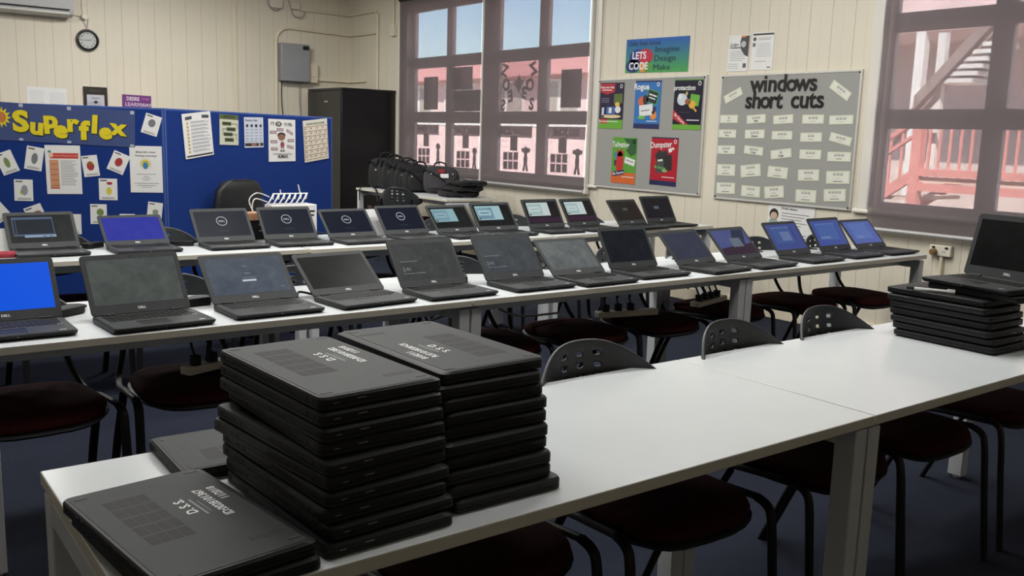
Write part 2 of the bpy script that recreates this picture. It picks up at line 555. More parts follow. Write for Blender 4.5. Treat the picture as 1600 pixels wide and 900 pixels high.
# slim white side guides beside the corner blinds
for y, nm in ((10.42, 'white blind guide strip at the cabinet end of the corner window'), (8.578, 'white blind guide strip between the two corner window blinds'), (6.775, 'white blind guide strip at the pinboard end of the corner window')):
    mb = MB(); mb.box((XW - 0.06, y - 0.012, 0.84), (XW - 0.022, y + 0.012, 3.0)); mb.box((XW - 0.066, y - 0.02, 0.84), (XW - 0.02, y + 0.02, 0.88))
    tag(mb.build('blind_guide', M['trim'], bevel=0.003), nm, 'blind guide')

# ------------------------------------------------------------------ flat printed sheets
class Sheet:
    """printed sheet: x right, y up (metres about the centre), ink laid 0.3 mm apart"""
    def __init__(self, w, h, base, th=0.0012):
        self.w, self.h = w, h; self.mb = MB(); self.mats = []; self.z = th
        if th < 0.001: self.mb.raw([(-w / 2, -h / 2, th), (w / 2, -h / 2, th), (w / 2, h / 2, th), (-w / 2, h / 2, th)], [(0, 1, 2, 3)], self.slot(base))
        else: self.mb.box((-w / 2, -h / 2, 0), (w / 2, h / 2, th), self.slot(base))
    def slot(self, m):
        if not hasattr(m, 'name'): m = flat(m)
        if m not in self.mats: self.mats.append(m)
        return self.mats.index(m)
    def P(self, u, v): return ((u - 0.5) * self.w, (v - 0.5) * self.h)
    def rect(self, u0, v0, u1, v1, c, layer=1, rot=0.0):
        a = self.P(u0, v0); b = self.P(u1, v1); cx, cy = (a[0] + b[0]) / 2, (a[1] + b[1]) / 2
        w, h = (b[0] - a[0]) / 2, (b[1] - a[1]) / 2
        X = Matrix.Translation((cx, cy, self.z + 0.0004 * layer)) @ Matrix.Rotation(R(rot), 4, 'Z')
        self.mb.raw([(-w, -h, 0), (w, -h, 0), (w, h, 0), (-w, h, 0)], [(0, 1, 2, 3)], self.slot(c), X)
    def poly(self, uv, c, layer=1):
        self.mb.raw([self.P(*p) + (self.z + 0.0004 * layer,) for p in uv], [tuple(range(len(uv)))], self.slot(c))
    def ell(self, u, v, ru, rv, c, layer=1, n=20):
        self.poly([(u + ru * math.cos(2 * PI * k / n), v + rv * math.sin(2 * PI * k / n)) for k in range(n)], c, layer)
    def ring(self, u, v, ru, rv, t, c, layer=1, n=32):
        vs = []
        for k in range(n):
            a = 2 * PI * k / n
            for q in (1.0, 1.0 - t):
                vs.append(self.P(u + ru * q * math.cos(a), v + rv * q * math.sin(a)) + (self.z + 0.0004 * layer,))
        fs = [(2 * k, 2 * ((k + 1) % n), 2 * ((k + 1) % n) + 1, 2 * k + 1) for k in range(n)]
        self.mb.raw(vs, fs, self.slot(c))
    def text(self, s, u, v, size, c, layer=2, bold=0.0, rot=0.0, align='CENTER', sx=1.0, mirror=False):
        a = self.P(u, v)
        X = Matrix.Translation((a[0], a[1], self.z + 0.0004 * layer)) @ Matrix.Rotation(R(rot), 4, 'Z') @ Matrix.Diagonal((sx * (-1 if mirror else 1), 1, 1, 1))
        self.mb.text(s, size, X, self.slot(c), bold, align)
    def lines(self, u0, u1, vs, c, t=0.008, jit=0.15):
        for v in vs: self.rect(u0, v - t / 2, u1 - rnd.random() * jit * (u1 - u0), v + t / 2, c)
    def done(self, name, label, cat, X, group=None):
        o = self.mb.build(name, self.mats, smooth=False)
        o.matrix_world = X
        return tag(o, label, cat, group)
def frame_w(u, z, off=0.002, rot=0.0, x=None):
    X = Matrix(((0, 0, -1, (XW if x is None else x) - off), (-1, 0, 0, -u), (0, 1, 0, z), (0, 0, 0, 1)))
    return X @ Matrix.Rotation(R(rot), 4, 'Z')
def frame_c(u, z, off=0.002, rot=0.0):
    X = Matrix(((1, 0, 0, u), (0, 0, -1, YC - off), (0, 1, 0, z), (0, 0, 0, 1)))
    return X @ Matrix.Rotation(R(rot), 4, 'Z')
PJ = Vector((1.763, 5.983))
PD = {1: Vector((PJ.x - 0.904, PJ.y - 6.305)).normalized(), 2: Vector((3.432 - PJ.x, 7.051 - PJ.y)).normalized()}
def frame_p(k, u, z, off=0.001, rot=0.0):
    d = PD[k]; n = Vector((d.y, -d.x)); p = PJ + d * u + n * off
    X = Matrix(((d.x, 0, n.x, p.x), (d.y, 0, n.y, p.y), (0, 1, 0, z), (0, 0, 0, 1)))
    return X @ Matrix.Rotation(R(rot), 4, 'Z')

# ------------------------------------------------------------------ laptops
LW, LD, LH = 0.333, 0.232, 0.228
def slab(mb, w, y0, y1, z0, z1, r=0.012, mi=0, front_cut=0.0):
    cy = (y0 + y1) / 2
    p = rrect(w, y1 - y0, r, 3, (0, cy))
    if front_cut:
        lo = [(x, y + (front_cut if y < cy - 0.05 else 0)) for x, y in p]
        mb.loft([[(x, y, z0) for x, y in lo], [(x, y, z0 + (z1 - z0) * 0.6) for x, y in p], [(x, y, z1) for x, y in p]], mi)
    else:
        mb.prism(p, z0, z1, mi)
def screen_mesh(kind):
    """what the panel shows, in lid coordinates (x right, z up, facing -y)"""
    w, h = 0.300, 0.172
    S = Sheet(w, h, M['port'], 0.0004)
    P = SCREENS[kind]
    S.mats = []; S.mb = MB(); S.mb.box((-w / 2, -h / 2, 0), (w / 2, h / 2, 0.0004), S.slot(P[0]))
    for e in P[1:]:
        getattr(S, e[0])(*e[1], **(e[2] if len(e) > 2 else {}))
    return S
def bar(u0, v0, u1, v1, c): return ('rect', (u0, v0, u1, v1, c))
def logo_screen():
    c = glow((200, 205, 214), 0.75)
    d = glow((90, 96, 110), 0.5)
    return [screen_mat('navy_boot', (24, 30, 50), 0.55), ('ring', (0.5, 0.6, 0.105, 0.183, 0.14, c)), ('text', ('DELL', 0.5, 0.595, 0.0165, c), dict(bold=0.03)), bar(0.40, 0.20, 0.60, 0.215, d)]
def login_screen(bg):
    c = glow((196, 202, 208), 0.55)
    return [bg, ('text', ('Sign in', 0.5, 0.76, 0.008, c)), bar(0.465, 0.55, 0.535, 0.565, c), ('text', ('Enter password', 0.52, 0.44, 0.008, c)), bar(0.41, 0.335, 0.59, 0.385, glow((214, 220, 228), 0.8)), bar(0.88, 0.13, 0.93, 0.14, c)]
def clock_screen(bg):
    c = glow((168, 170, 178), 0.62)
    return [bg, bar(0.06, 0.50, 0.34, 0.512, c), ('text', ('2:41', 0.06, 0.285, 0.026, c), dict(align='LEFT')), ('text', ('Wednesday, 4 September', 0.06, 0.17, 0.0105, c), dict(align='LEFT'))]
def dialog_screen(bg, c1, c2, u0, v0, u1, v1, extra=()):
    return [bg, bar(u0, v0, u1, v1, c1), bar(u0 + 0.02, v0 + 0.05, u0 + (u1 - u0) * 0.66, v1 - 0.12 * (v1 - v0), c2), ('rect', (u0 + 0.05, v0 + 0.32 * (v1 - v0), u0 + (u1 - u0) * 0.58, v1 - 0.3 * (v1 - v0), c1), dict(layer=2)),
            ('rect', (u0 + 0.1, v0 + 0.46 * (v1 - v0), u0 + (u1 - u0) * 0.5, v1 - 0.46 * (v1 - v0), c2), dict(layer=3)), ('rect', (u0 + 0.015, v0 + 0.03, u0 + 0.07, v0 + 0.09, M['port']), dict(layer=2))] + list(extra)
SCREENS = {  # tones include reflected room light, painted in as emission
    'blue': [screen_mat('bright_blue_panel', (8, 84, 222), 0.95), bar(0.06, 0.40, 0.16, 0.412, glow((120, 170, 240), 0.6)), bar(0.06, 0.37, 0.13, 0.38, glow((120, 170, 240), 0.6))],
    'dusty': [screen_mat('dusty_green_grey', (60, 70, 66), 0.4, 0.125, 0.3)],  # panel is off; the reflected ceiling is painted in as glow
    'login': login_screen(screen_mat('dusty_blue_grey', (48, 64, 90), 0.55, 0.11, 0.3)),
    'off': [screen_mat('panel_off', (10, 10, 10), 0.1, 0.012, 0.3)],
    'clock_a': clock_screen(screen_mat('dusk_grey', (40, 43, 44), 0.4, 0.07, 0.3)),
    'clock_b': clock_screen(screen_mat('dusk_blue', (42, 50, 62), 0.5, 0.09, 0.3)),
    'haze': [screen_mat('haze_grey', (44, 52, 58), 0.45, 0.16, 0.3)],
    'navy': [screen_mat('deep_navy', (20, 24, 36), 0.5, 0.02, 0.25)],
    'slate': [screen_mat('slate_violet', (44, 46, 70), 0.75, 0.03, 0.25)],
    'violet': [screen_mat('violet_blue', (74, 84, 140), 0.7, 0.03, 0.2), ('poly', ([(0, 0), (1, 0), (1, 0.42), (0, 0.28)], glow((58, 40, 58), 0.7))), ('poly', ([(0.42, 0.36), (0.62, 0.98), (0.98, 0.98), (0.8, 0.4)], glow((46, 54, 76), 0.7)), dict(layer=2)), ('rect', (0.4, 0.3, 0.72, 0.66, glow((110, 122, 136), 0.7)), dict(layer=3))],  # maroon foot and slanted patch are reflections painted as glow
    'window_a': [screen_mat('desktop_blue', (58, 72, 138), 0.85, 0.03, 0.2), bar(0.12, 0.24, 0.72, 0.9, glow((62, 86, 142), 0.9)), ('rect', (0.34, 0.34, 0.66, 0.70, glow((96, 114, 158), 0.9)), dict(layer=2)), ('rect', (0.12, 0.84, 0.72, 0.88, glow((100, 120, 166), 0.8)), dict(layer=2)), ('rect', (0.78, 0.30, 0.81, 0.86, glow((44, 60, 110), 0.9)), dict(layer=2))],
    'window_b': [screen_mat('desktop_blue_light', (60, 78, 148), 0.9, 0.03, 0.2), bar(0.12, 0.22, 0.80, 0.88, glow((68, 96, 158), 0.9)), ('rect', (0.16, 0.28, 0.5, 0.36, glow((112, 132, 178), 0.8)), dict(layer=2)), ('rect', (0.12, 0.84, 0.80, 0.88, glow((100, 124, 176), 0.8)), dict(layer=2))],
    'window_c': [screen_mat('desktop_blue_pale', (70, 90, 158), 0.95, 0.03, 0.2), bar(0.14, 0.2, 0.78, 0.9, glow((82, 106, 170), 0.95)), ('rect', (0.2, 0.26, 0.45, 0.33, glow((120, 140, 190), 0.8)), dict(layer=2))],
    'setup': [screen_mat('setup_black', (30, 33, 34), 0.4, 0.02, 0.3), bar(0.06, 0.24, 0.70, 0.92, glow((92, 108, 138), 0.7)), ('rect', (0.075, 0.30, 0.685, 0.84, screen_mat('setup_inner', (36, 42, 50), 0.7)), dict(layer=2)), ('rect', (0.1, 0.30, 0.12, 0.84, glow((70, 80, 100), 0.7)), dict(layer=3)), ('rect', (0.22, 0.18, 0.71, 0.265, glow((150, 172, 196), 0.8)), dict(layer=3)), ('rect', (0.50, 0.21, 0.56, 0.235, glow((60, 70, 90), 0.7)), dict(layer=4)), ('rect', (0.60, 0.21, 0.66, 0.235, glow((60, 70, 90), 0.7)), dict(layer=4))],
    'indigo': [screen_mat('indigo_panel', (42, 48, 156), 0.95, 0.02, 0.25)],
    'logo': logo_screen(),
    'dialog_a': dialog_screen(screen_mat('black_glass_a', (24, 26, 26), 0.4, 0.015), glow((142, 176, 184), 0.9), glow((110, 142, 158), 0.85), 0.04, 0.30, 0.66, 0.92),
    'dialog_b': dialog_screen(screen_mat('black_glass_b', (22, 22, 22), 0.4, 0.015), glow((156, 188, 194), 0.95), glow((92, 120, 146), 0.9), 0.05, 0.28, 0.74, 0.94),
    'dialog_c': dialog_screen(screen_mat('black_glass_c', (38, 32, 34), 0.4, 0.015), glow((190, 202, 200), 0.95), glow((140, 172, 174), 0.95), 0.06, 0.34, 0.72, 0.95, [bar(0.0, 0.04, 1.0, 0.26, glow((62, 40, 60), 0.7))]),
    'brown': [screen_mat('brown_black_glass', (38, 30, 28), 0.6, 0.02), bar(0.40, 0.52, 0.58, 0.66, glow((84, 88, 86), 0.7)), ('poly', ([(0.5, 0.0), (1.0, 0.0), (1.0, 0.6), (0.72, 0.9), (0.6, 0.4)], glow((48, 34, 34), 0.7)))],
    'streak': [screen_mat('violet_black_glass', (30, 24, 32), 0.6, 0.02), bar(0.36, 0.46, 0.54, 0.60, glow((96, 108, 112), 0.7))],
}
_lidc = {}
def open_laptop(x, y, yaw, ang, kind, label, group, z=0.72, body='lap', scale=1.0):
    root = empty('laptop', (x, y, z), yaw)
    root.scale = (scale,) * 3
    tag(root, label, 'laptop', group)
    if 'parts' not in _lidc:
        mb = MB(); slab(mb, LW, -LD, 0.008, 0.003, 0.0195, 0.012, 0, 0.012)
        for sx in (-1, 1):
            for yy in (-0.2, -0.02): mb.box((sx * 0.13 - 0.02, yy - 0.005, 0), (sx * 0.13 + 0.02, yy + 0.005, 0.004), 0)
        base = mb.build('base', M['lapdark'], root, bevel=0.0025)
        mb = MB(); mb.prism(rrect(LW - 0.012, LD - 0.006, 0.009, 3, (0, -LD / 2 + 0.003)), 0.0193, 0.0203); deck = mb.build('palm_rest', M[body], root)
        mb = MB()
        mb.box((-0.146, -0.122, 0.0200), (0.146, -0.018, 0.0208), 1)
        for r_ in range(6):
            yy = -0.117 + r_ * 0.0172
            n = 15 if r_ else 11
            x = -0.143
            for k in range(n):
                wk = 0.0176
                if not r_ and k == 4: wk = 0.0176 * 4 + 0.0016 * 3 + 0.003
                if x + wk > 0.145: break
                mb.prism([(x, yy), (x + wk, yy), (x + wk, yy + 0.0148), (x, yy + 0.0148)], 0.0206, 0.0224, 0, inset_top=0.1)
                x += wk + 0.0016
        kb = mb.build('keyboard', [M['key'], mat('key_tray', (82, 84, 86), .5, noise=.04)], root, smooth=False)
        mb = MB(); mb.prism(rrect(0.1, 0.055, 0.004, 2, (-0.018, -0.172)), 0.0202, 0.0206)
        mb.box((-0.068, -0.143, 0.0202), (0.032, -0.134, 0.0212)); tp = mb.build('touchpad', M['lapdark'], root)
        hs = []
        for sx in (-1, 1):
            mb = MB(); mb.cyl((sx * 0.115, 0.0, 0.021), 0.0055, 0.04, 10, 0, 'x'); hs.append(mb.build('hinge', M['lapside'], root))
        mb = MB(); mb.box((-0.006, -LD + 0.001, 0.012), (0.0, -LD + 0.0, 0.0135)); mb.box((LW / 2 - 0.05, -LD + 0.02, 0.0202), (LW / 2 - 0.03, -LD + 0.03, 0.0206)); st = mb.build('maker_sticker', M['silver'], root)
        # lid, modelled upright: hinge along z=0, facing -y
        mb = MB()
        p = rrect(LW, LH, 0.012, 3, (0, LH / 2))
        mb.loft([[(a, 0.0, b) for a, b in p], [(a, 0.006, b) for a, b in p], [(a * 0.985, 0.0085, (b - LH / 2) * 0.98 + LH / 2) for a, b in p]])
        lid = mb.build('lid', M[body], root, bevel=0.0012)
        mb = MB(); mb.text('DELL', 0.012, Matrix.Translation((0, -0.0006, 0.0185)) @ Matrix.Rotation(R(90), 4, 'X'), 0, 0.04); mb.box((-0.0001, -0.0004, 0.0135), (0.0001, 0, 0.0136))
        lg = mb.build('badge', M['paint_white'], lid, smooth=False)
        mb = MB(); mb.cyl((0, -0.0003, LH - 0.011), 0.0028, 0.0008, 10, 0, 'y'); wc = mb.build('webcam', M['port'], lid)
        _lidc['parts'] = dict(base=base, deck=deck, kb=kb, tp=tp, h0=hs[0], h1=hs[1], st=st, lid=lid, lg=lg, wc=wc)
        q = _lidc['parts']
    else:
        q = {}
        for k in ('base', 'deck', 'kb', 'tp', 'h0', 'h1', 'st', 'lid'):
            c = _lidc['parts'][k].copy(); COL.objects.link(c); c.parent = root; q[k] = c
        for k in ('lg', 'wc'):
            c = _lidc['parts'][k].copy(); COL.objects.link(c); c.parent = q['lid']; q[k] = c
    q['lid'].location = (0, 0, 0.0215)
    q['lid'].rotation_euler = (-ang, 0, 0)
    if ('s', kind) not in _lidc:
        S = screen_mesh(kind)
        o = S.mb.build('screen', S.mats, q['lid'], smooth=False)
        _lidc[('s', kind)] = o
    else:
        o = _lidc[('s', kind)].copy(); COL.objects.link(o); o.parent = q['lid']
    o.location = (0, 0.0001, 0.122)
    o.rotation_euler = (R(90), 0, 0)
    return root

G1, G2 = 'open laptops on the middle table row', 'open laptops on the back table row'
ROW1 = [
    ('L1', .452, 3.286, -0.1, 35.8, 'blue', 'open laptop with a bright blue screen, cut off by the left edge, middle row'),
    ('L2', .863, 3.239, 3.1, 34.4, 'dusty', 'open laptop with a blank dusty grey-green screen, second in the middle row'),
    ('L3', 1.281, 3.265, 1.0, 46.3, 'login', 'open laptop showing a password box on a smudged blue-grey screen, middle row'),
    ('L4', 1.670, 3.270, 5.4, 51.7, 'off', 'open laptop with a plain black screen leaning far back, fourth in the middle row'),
    ('L5', 2.067, 3.265, 1.5, 36.6, 'clock_a', 'open laptop showing 2:41 on a clean dark grey screen, middle row'),
    ('L6', 2.501, 3.266, 0.3, 36.7, 'clock_b', 'open laptop showing 2:41 on a smudged bluish screen, middle row'),
    ('L7', 2.864, 3.240, 1.6, 48.0, 'haze', 'open laptop with a blank hazy grey-blue screen leaning far back, middle row'),
    ('L8', 3.263, 3.281, 0.0, 30.7, 'navy', 'open laptop with an almost black upright screen, eighth in the middle row'),
    ('L9', 3.696, 3.246, 5.8, 44.3, 'slate', 'open laptop with a blank slate violet screen, middle row'),
    ('L10', 4.089, 3.251, 3.8, 44.8, 'violet', 'open laptop with violet window reflections and a grey dialog box, middle row'),
    ('L11', 4.566, 3.270, 2.5, 37.9, 'window_a', 'open blue-screen laptop with a small pale square dialog, in front of the skills sheet'),
    ('L12', 5.006, 3.287, 1.7, 33.7, 'window_b', 'open blue-screen laptop second from the right end of the middle row'),
    ('L13', 5.389, 3.284, 0.2, 43.0, 'window_c', 'open pale blue-screen laptop at the right end of the middle row, by the wall'),
]
ROW2 = [
    ('R1', .907, 5.161, 0.6, 41.2, 'setup', 'open laptop with an outlined setup window on black, leftmost of the back row'),
    ('R2', 1.355, 5.123, 0.3, 50.5, 'indigo', 'open laptop with a plain indigo screen, second in the back row'),
    ('R3', 1.830, 5.093, 0.0, 40.2, 'logo', 'open laptop with a round white logo on navy, first of four such from the left'),
    ('R4', 2.214, 5.082, -1.0, 39.0, 'logo', 'open laptop with a round white logo on navy, second of four, before the white box'),
    ('R5', 2.600, 5.043, 1.5, 46.3, 'logo', 'open laptop with a round white logo on navy, third of four, below the partition end'),
    ('R6', 2.992, 5.061, 3.0, 41.5, 'logo', 'open laptop with a round white logo on navy, fourth of four, below the black bags'),
    ('R7', 3.363, 5.040, 3.7, 43.4, 'dialog_a', 'open laptop with a dull blue dialog window on black, back row'),
    ('R8', 3.698, 5.036, -0.6, 38.4, 'dialog_b', 'open laptop with a pale-framed blue dialog window on black, back row'),
    ('R9', 4.138, 5.053, 1.2, 31.6, 'dialog_c', 'open laptop with a white dialog above a purple band, left of two such'),
    ('R10', 4.510, 5.073, 5.5, 33.0, 'dialog_c', 'open laptop with a white dialog above a purple band, right of two such'),
    ('R11', 4.965, 5.035, 5.7, 39.4, 'brown', 'open laptop with a brownish black screen, second from the right in the back row'),
    ('R12', 5.330, 5.079, 0.9, 29.7, 'streak', 'open laptop with streaky reflections on black, right end of the back row'),
]

# ------------------------------------------------------------------ tables
TH = 0.026
def table(x0, x1, y0, y1, label, group, yaw=0.0):
    cx, cy = (x0 + x1) / 2, (y0 + y1) / 2
    L, D = x1 - x0, y1 - y0
    root = empty('table', (cx, cy, 0), yaw); tag(root, label, 'table', group)
    mb = MB(); mb.box((-L / 2, -D / 2, 0.72 - TH), (L / 2, D / 2, 0.72))
    top = mb.build('tabletop', [M['white_top'], M['edge']], root, bevel=0.0025)
    for p in top.data.polygons:
        if abs(p.normal.z) < 0.5: p.material_index = 1
    for sx in (-1, 1):
        for sy in (-1, 1):
            mb = MB(); a = sx * (L / 2 - 0.027); b = sy * (D / 2 - 0.045)
            mb.box((a - 0.024, b - 0.03, 0.012), (a + 0.024, b + 0.03, 0.683))
            mb.cyl((a, b, 0.006), 0.018, 0.012, 12)
            mb.build('leg', M['legwhite'], root, bevel=0.003)
        mb = MB(); a = sx * (L / 2 - 0.027)
        mb.box((a - 0.023, -D / 2 + 0.0755, 0.635), (a + 0.023, D / 2 - 0.0755, 0.6825))
        for sy in (-1, 1): mb.cyl((a, sy * (D / 2 - 0.06), 0.689), 0.012, 0.012, 10)
        mb.build('end_rail', M['legwhite'], root, bevel=0.003)
    for sy in (-1, 1):
        mb = MB(); mb.box((-L / 2 + 0.052, sy * 0.17 - 0.02, 0.640), (L / 2 - 0.052, sy * 0.17 + 0.02, 0.680)); mb.build('beam', M['legwhite'], root, bevel=0.003)
    return root
GT = 'white tables in rows'
FY0, FY1 = 1.202, 1.866
table(0.297, 2.056, FY0, FY1, 'white table under the big laptop stacks, nearest the camera', GT)
table(2.060, 3.82, FY0, FY1, 'white table under the right-hand laptop stack topped by an open laptop', GT)
RY0, RY1 = 2.992, 3.656
table(0.325, 2.073, RY0, RY1, 'white table in the middle row carrying the bright blue screen', GT)
table(2.077, 3.80, RY0, RY1, 'white table in the centre of the middle row, under the 2:41 bluish screen', GT)
table(3.804, 5.53, RY0, RY1, 'white table at the wall end of the middle row, under the blue-screen laptops', GT)
BY0, BY1 = 4.75, 5.41
table(0.42, 2.17, BY0 + 0.02, BY1 + 0.02, 'white table at the left of the back row, before the blue partition', GT, R(-1.2))
table(2.176, 3.92, BY0 - 0.02, BY1 - 0.02, 'white table in the centre of the back row, under the logo screens', GT)
table(3.935, 5.68, BY0 + 0.06, BY1 + 0.06, 'white table at the wall end of the back row, below the pinboard', GT, R(4.5))
# table for the bags, along the window wall
bt = table(-0.99, 0.99, -0.32, 0.32, 'white table by the corner window, heaped with black laptop bags', GT, R(90))
bt.location = (5.42, 8.86, 0)

for n, x, y, a, b, k, lab in ROW1: open_laptop(x, y, R(a), R(b), k, lab, G1)
for n, x, y, a, b, k, lab in ROW2: open_laptop(x, y, R(a), R(b), k, lab, G2, body='lapdark')

# ------------------------------------------------------------------ closed laptops lying bottom up
SWd, SDp, SHt = 0.41, 0.243, 0.0226
_cl = {}
def marks(parent, lines, z):
    for (s, x, y, size, ang), nm in zip(lines, ('painted_initials', 'painted_number', 'painted_date')):
        mb = MB(); mb.text(s, size, Matrix.Translation((x, y, z)) @ Matrix.Rotation(R(ang), 4, 'Z'), 0, 0.03)
        mb.build(nm, M['paint_white'], parent, smooth=False)
def closed_laptop(x, y, z, yaw, label, group, sx=1.0, sy=1.0, bottom=False, text=None, up=False, h=1.0):
    """x: long side, +y: hinge side with the ports; bottom plate faces up"""
    root = empty('closed_laptop', (x, y, z), yaw); tag(root, label, 'laptop', group)
    root.scale = (sx, sy, h)
    if up: root.rotation_euler = (0, PI, yaw); root.location.z = z + SHt * h
    w, d = SWd / 2, SDp / 2
    if 'lid' not in _cl:
        mb = MB(); p = rrect(SWd, SDp, 0.014, 4)
        mb.loft([[(a * 0.985, b * 0.98, 0.0) for a, b in p], [(a, b, 0.0015) for a, b in p], [(a, b, 0.0074) for a, b in p]])
        _cl['lid'] = mb.build('lid', M['lapside'], root, angle=25)
        mb = MB()
        mb.loft([[(a * 0.99, b * 0.985, 0.0074) for a, b in p], [(a * 0.99, b * 0.985, 0.0084) for a, b in p], [(a, b, 0.0084) for a, b in p], [(a, b + (0.002 if b < 0 else 0), 0.0175) for a, b in p],
                 [(a * 0.980, b * 0.985 + (0.010 if b < 0 else 0), 0.0214) for a, b in p]])
        _cl['base'] = mb.build('base', M['lapside'], root, angle=25)
        # ports on the hinge side
        for q, (t, ww, z0, z1) in enumerate(((0.07, 0.004, 0.009, 0.015), (0.185, 0.013, 0.0100, 0.0150), (0.245, 0.013, 0.0100, 0.0150), (0.87, 0.015, 0.0092, 0.0158), (0.94, 0.005, 0.010, 0.015))):
            c = w - t * SWd; mb = MB(); mb.box((c - ww / 2, d - 0.0008, z0), (c + ww / 2, d + 0.0009, z1))
            _cl['port%d' % q] = mb.build('rear_port', M['port'], root)
        mb = MB()
        for k in range(13):
            c = w - (0.52 + 0.02 * k) * SWd; mb.box((c - 0.0026, d - 0.0008, 0.0095), (c + 0.0026, d + 0.0005, 0.0165))
        _cl['rear_vent'] = mb.build('rear_vent', M['port'], root)
        mb = MB(); mb.box((-w - 0.0004, d - 0.085, 0.0125), (-w + 0.001, d - 0.068, 0.0135)); _cl['status'] = mb.build('status_light', M['silver'], root)
        mb = MB(); mb.box((-w - 0.0003, d - 0.035, 0.0105), (-w + 0.001, d - 0.024, 0.0112)); _cl['slot'] = mb.build('card_slot', M['silver'], root)
        for q, (yy, ww) in enumerate(((d - 0.05, 0.014), (d - 0.09, 0.012), (d - 0.125, 0.005))):
            mb = MB(); mb.box((w - 0.001, yy - ww / 2, 0.009), (w + 0.0006, yy + ww / 2, 0.0145)); _cl['side%d' % q] = mb.build('side_port', M['port'], root)
    else:
        for k in ('lid', 'base', 'rear_vent', 'status', 'slot', 'port0', 'port1', 'port2', 'port3', 'port4', 'side0', 'side1', 'side2'):
            c = _cl[k].copy(); COL.objects.link(c); c.parent = root
    if bottom:
        if 'plate' not in _cl:
            mb = MB(); p = rrect(SWd * 0.955, SDp * 0.905, 0.010, 4, (0, 0.004)); mb.prism(p, 0.0212, 0.0220); _cl['plate'] = mb.build('bottom_plate', M['lapbottom'], root)
            mb = MB()
            u0, u1, v0, v1 = 0.16, 0.67, 0.17, 0.46
            for i in range(5):
                for j in range(4):
                    a0 = u0 + (u1 - u0) * (i + 0.04) / 5; a1 = u0 + (u1 - u0) * (i + 0.94) / 5
                    b0 = v0 + (v1 - v0) * (j + 0.04) / 4; b1 = v0 + (v1 - v0) * (j + 0.94) / 4
                    for q in range(6):
                        c0 = a0 + (a1 - a0) * q / 6; c1 = a0 + (a1 - a0) * (q + 0.84) / 6
                        mb.box((w - c1 * SWd, d - b1 * SDp, 0.0219), (w - c0 * SWd, d - b0 * SDp, 0.02215))
            _cl['grid'] = mb.build('vent_grid', M['vent'], root, smooth=False)
            mb = MB()
            for k in range(6):
                b0 = 0.66 + 0.042 * k; mb.box((w - 0.86 * SWd, d - (b0 + 0.03) * SDp, 0.0219), (w - 0.82 * SWd, d - b0 * SDp, 0.02215))
            _cl['svent'] = mb.build('speaker_vent', M['vent'], root, smooth=False)
            for q, (a, b) in enumerate(((0.06, 0.10), (0.94, 0.10), (0.05, 0.88), (0.93, 0.88))):
                mb = MB(); mb.prism(rrect(0.006, 0.022, 0.0028, 3, (w - a * SWd, d - b * SDp)), 0.0219, 0.0226); _cl['foot%d' % q] = mb.build('rubber_foot', M['port'], root)
            for q, (a, b) in enumerate(((0.1, 0.55), (0.42, 0.14), (0.5, 0.9), (0.95, 0.75), (0.2, 0.86))):
                mb = MB(); mb.cyl((w - a * SWd, d - b * SDp, 0.0219), 0.0035, 0.0006, 10); _cl['screw%d' % q] = mb.build('screw', M['port'], root)
            mb = MB(); mb.box((w - 0.52 * SWd, d - 0.655 * SDp, 0.0219), (w - 0.34 * SWd, d - 0.64 * SDp, 0.0221)); mb.box((w - 0.5 * SWd, d - 0.685 * SDp, 0.0219), (w - 0.37 * SWd, d - 0.68 * SDp, 0.0221)); _cl['lab'] = mb.build('rating_label', mat('label_grey', (120, 124, 126), .5, noise=.05), root)
        else:
            for k in ('plate', 'grid', 'svent', 'lab', 'foot0', 'foot1', 'foot2', 'foot3', 'screw0', 'screw1', 'screw2', 'screw3', 'screw4'):
                c = _cl[k].copy(); COL.objects.link(c); c.parent = root
        if text:
            a = 0.36 * SWd
            L = [('D. S. S.', w - 0.40 * SWd, d - 0.58 * SDp, 0.024, 0), (text, w - 0.42 * SWd, d - 0.76 * SDp, 0.021, 0), ('11/2018', w - 0.34 * SWd, d - 0.86 * SDp, 0.020, 0)]
            marks(root, L, 0.0222)
    return root
GS = 'closed laptops in the stacks on the front table'
HS = 0.0235
z = 0.72
n = 10
jl = [(-0.004, -0.004, 91.5), (0.000, 0.002, 93.0), (-0.006, 0.01, 92.0), (-0.002, 0.004, 93.5), (-0.008, 0.014, 96.5), (-0.006, 0.002, 95.0), (0.010, 0.020, 90.5), (0.000, 0.010, 93.5), (0.002, 0.014, 93.0), (0.003, 0.016, 93.0)]
for i in range(n):
    t = i / 9
    dx, dy, yw = jl[i]
    x, y = 0.705 + 0.018 * t + dx, 1.436 + 0.075 * t + dy * 0.6
    lab = ('uppermost closed laptop of the left stack, painted ID on its grey underside' if i == 9 else 'bottom closed laptop of the left stack, on the white tabletop' if i == 0 else 'black closed laptop, %s from the top in the left stack' % ORD[9 - i])
    closed_laptop(x, y, 0.7205 + i * HS, R(yw), lab, GS, 1.0, 1.0, i == 9, 'ID:0028101382' if i == 9 else None, h=1.03)
jm = [(0.012, 0.0, -90.5), (-0.004, 0.008, -89.5), (0.0, 0.0, -91), (-0.004, 0.012, -88.8), (-0.004, -0.004, -89.0), (0.010, 0.012, -92), (0.008, 0.004, -90), (0.0, 0.006, -88.5), (0.0, 0.0, -90), (0.008, 0.004, -88.6)]
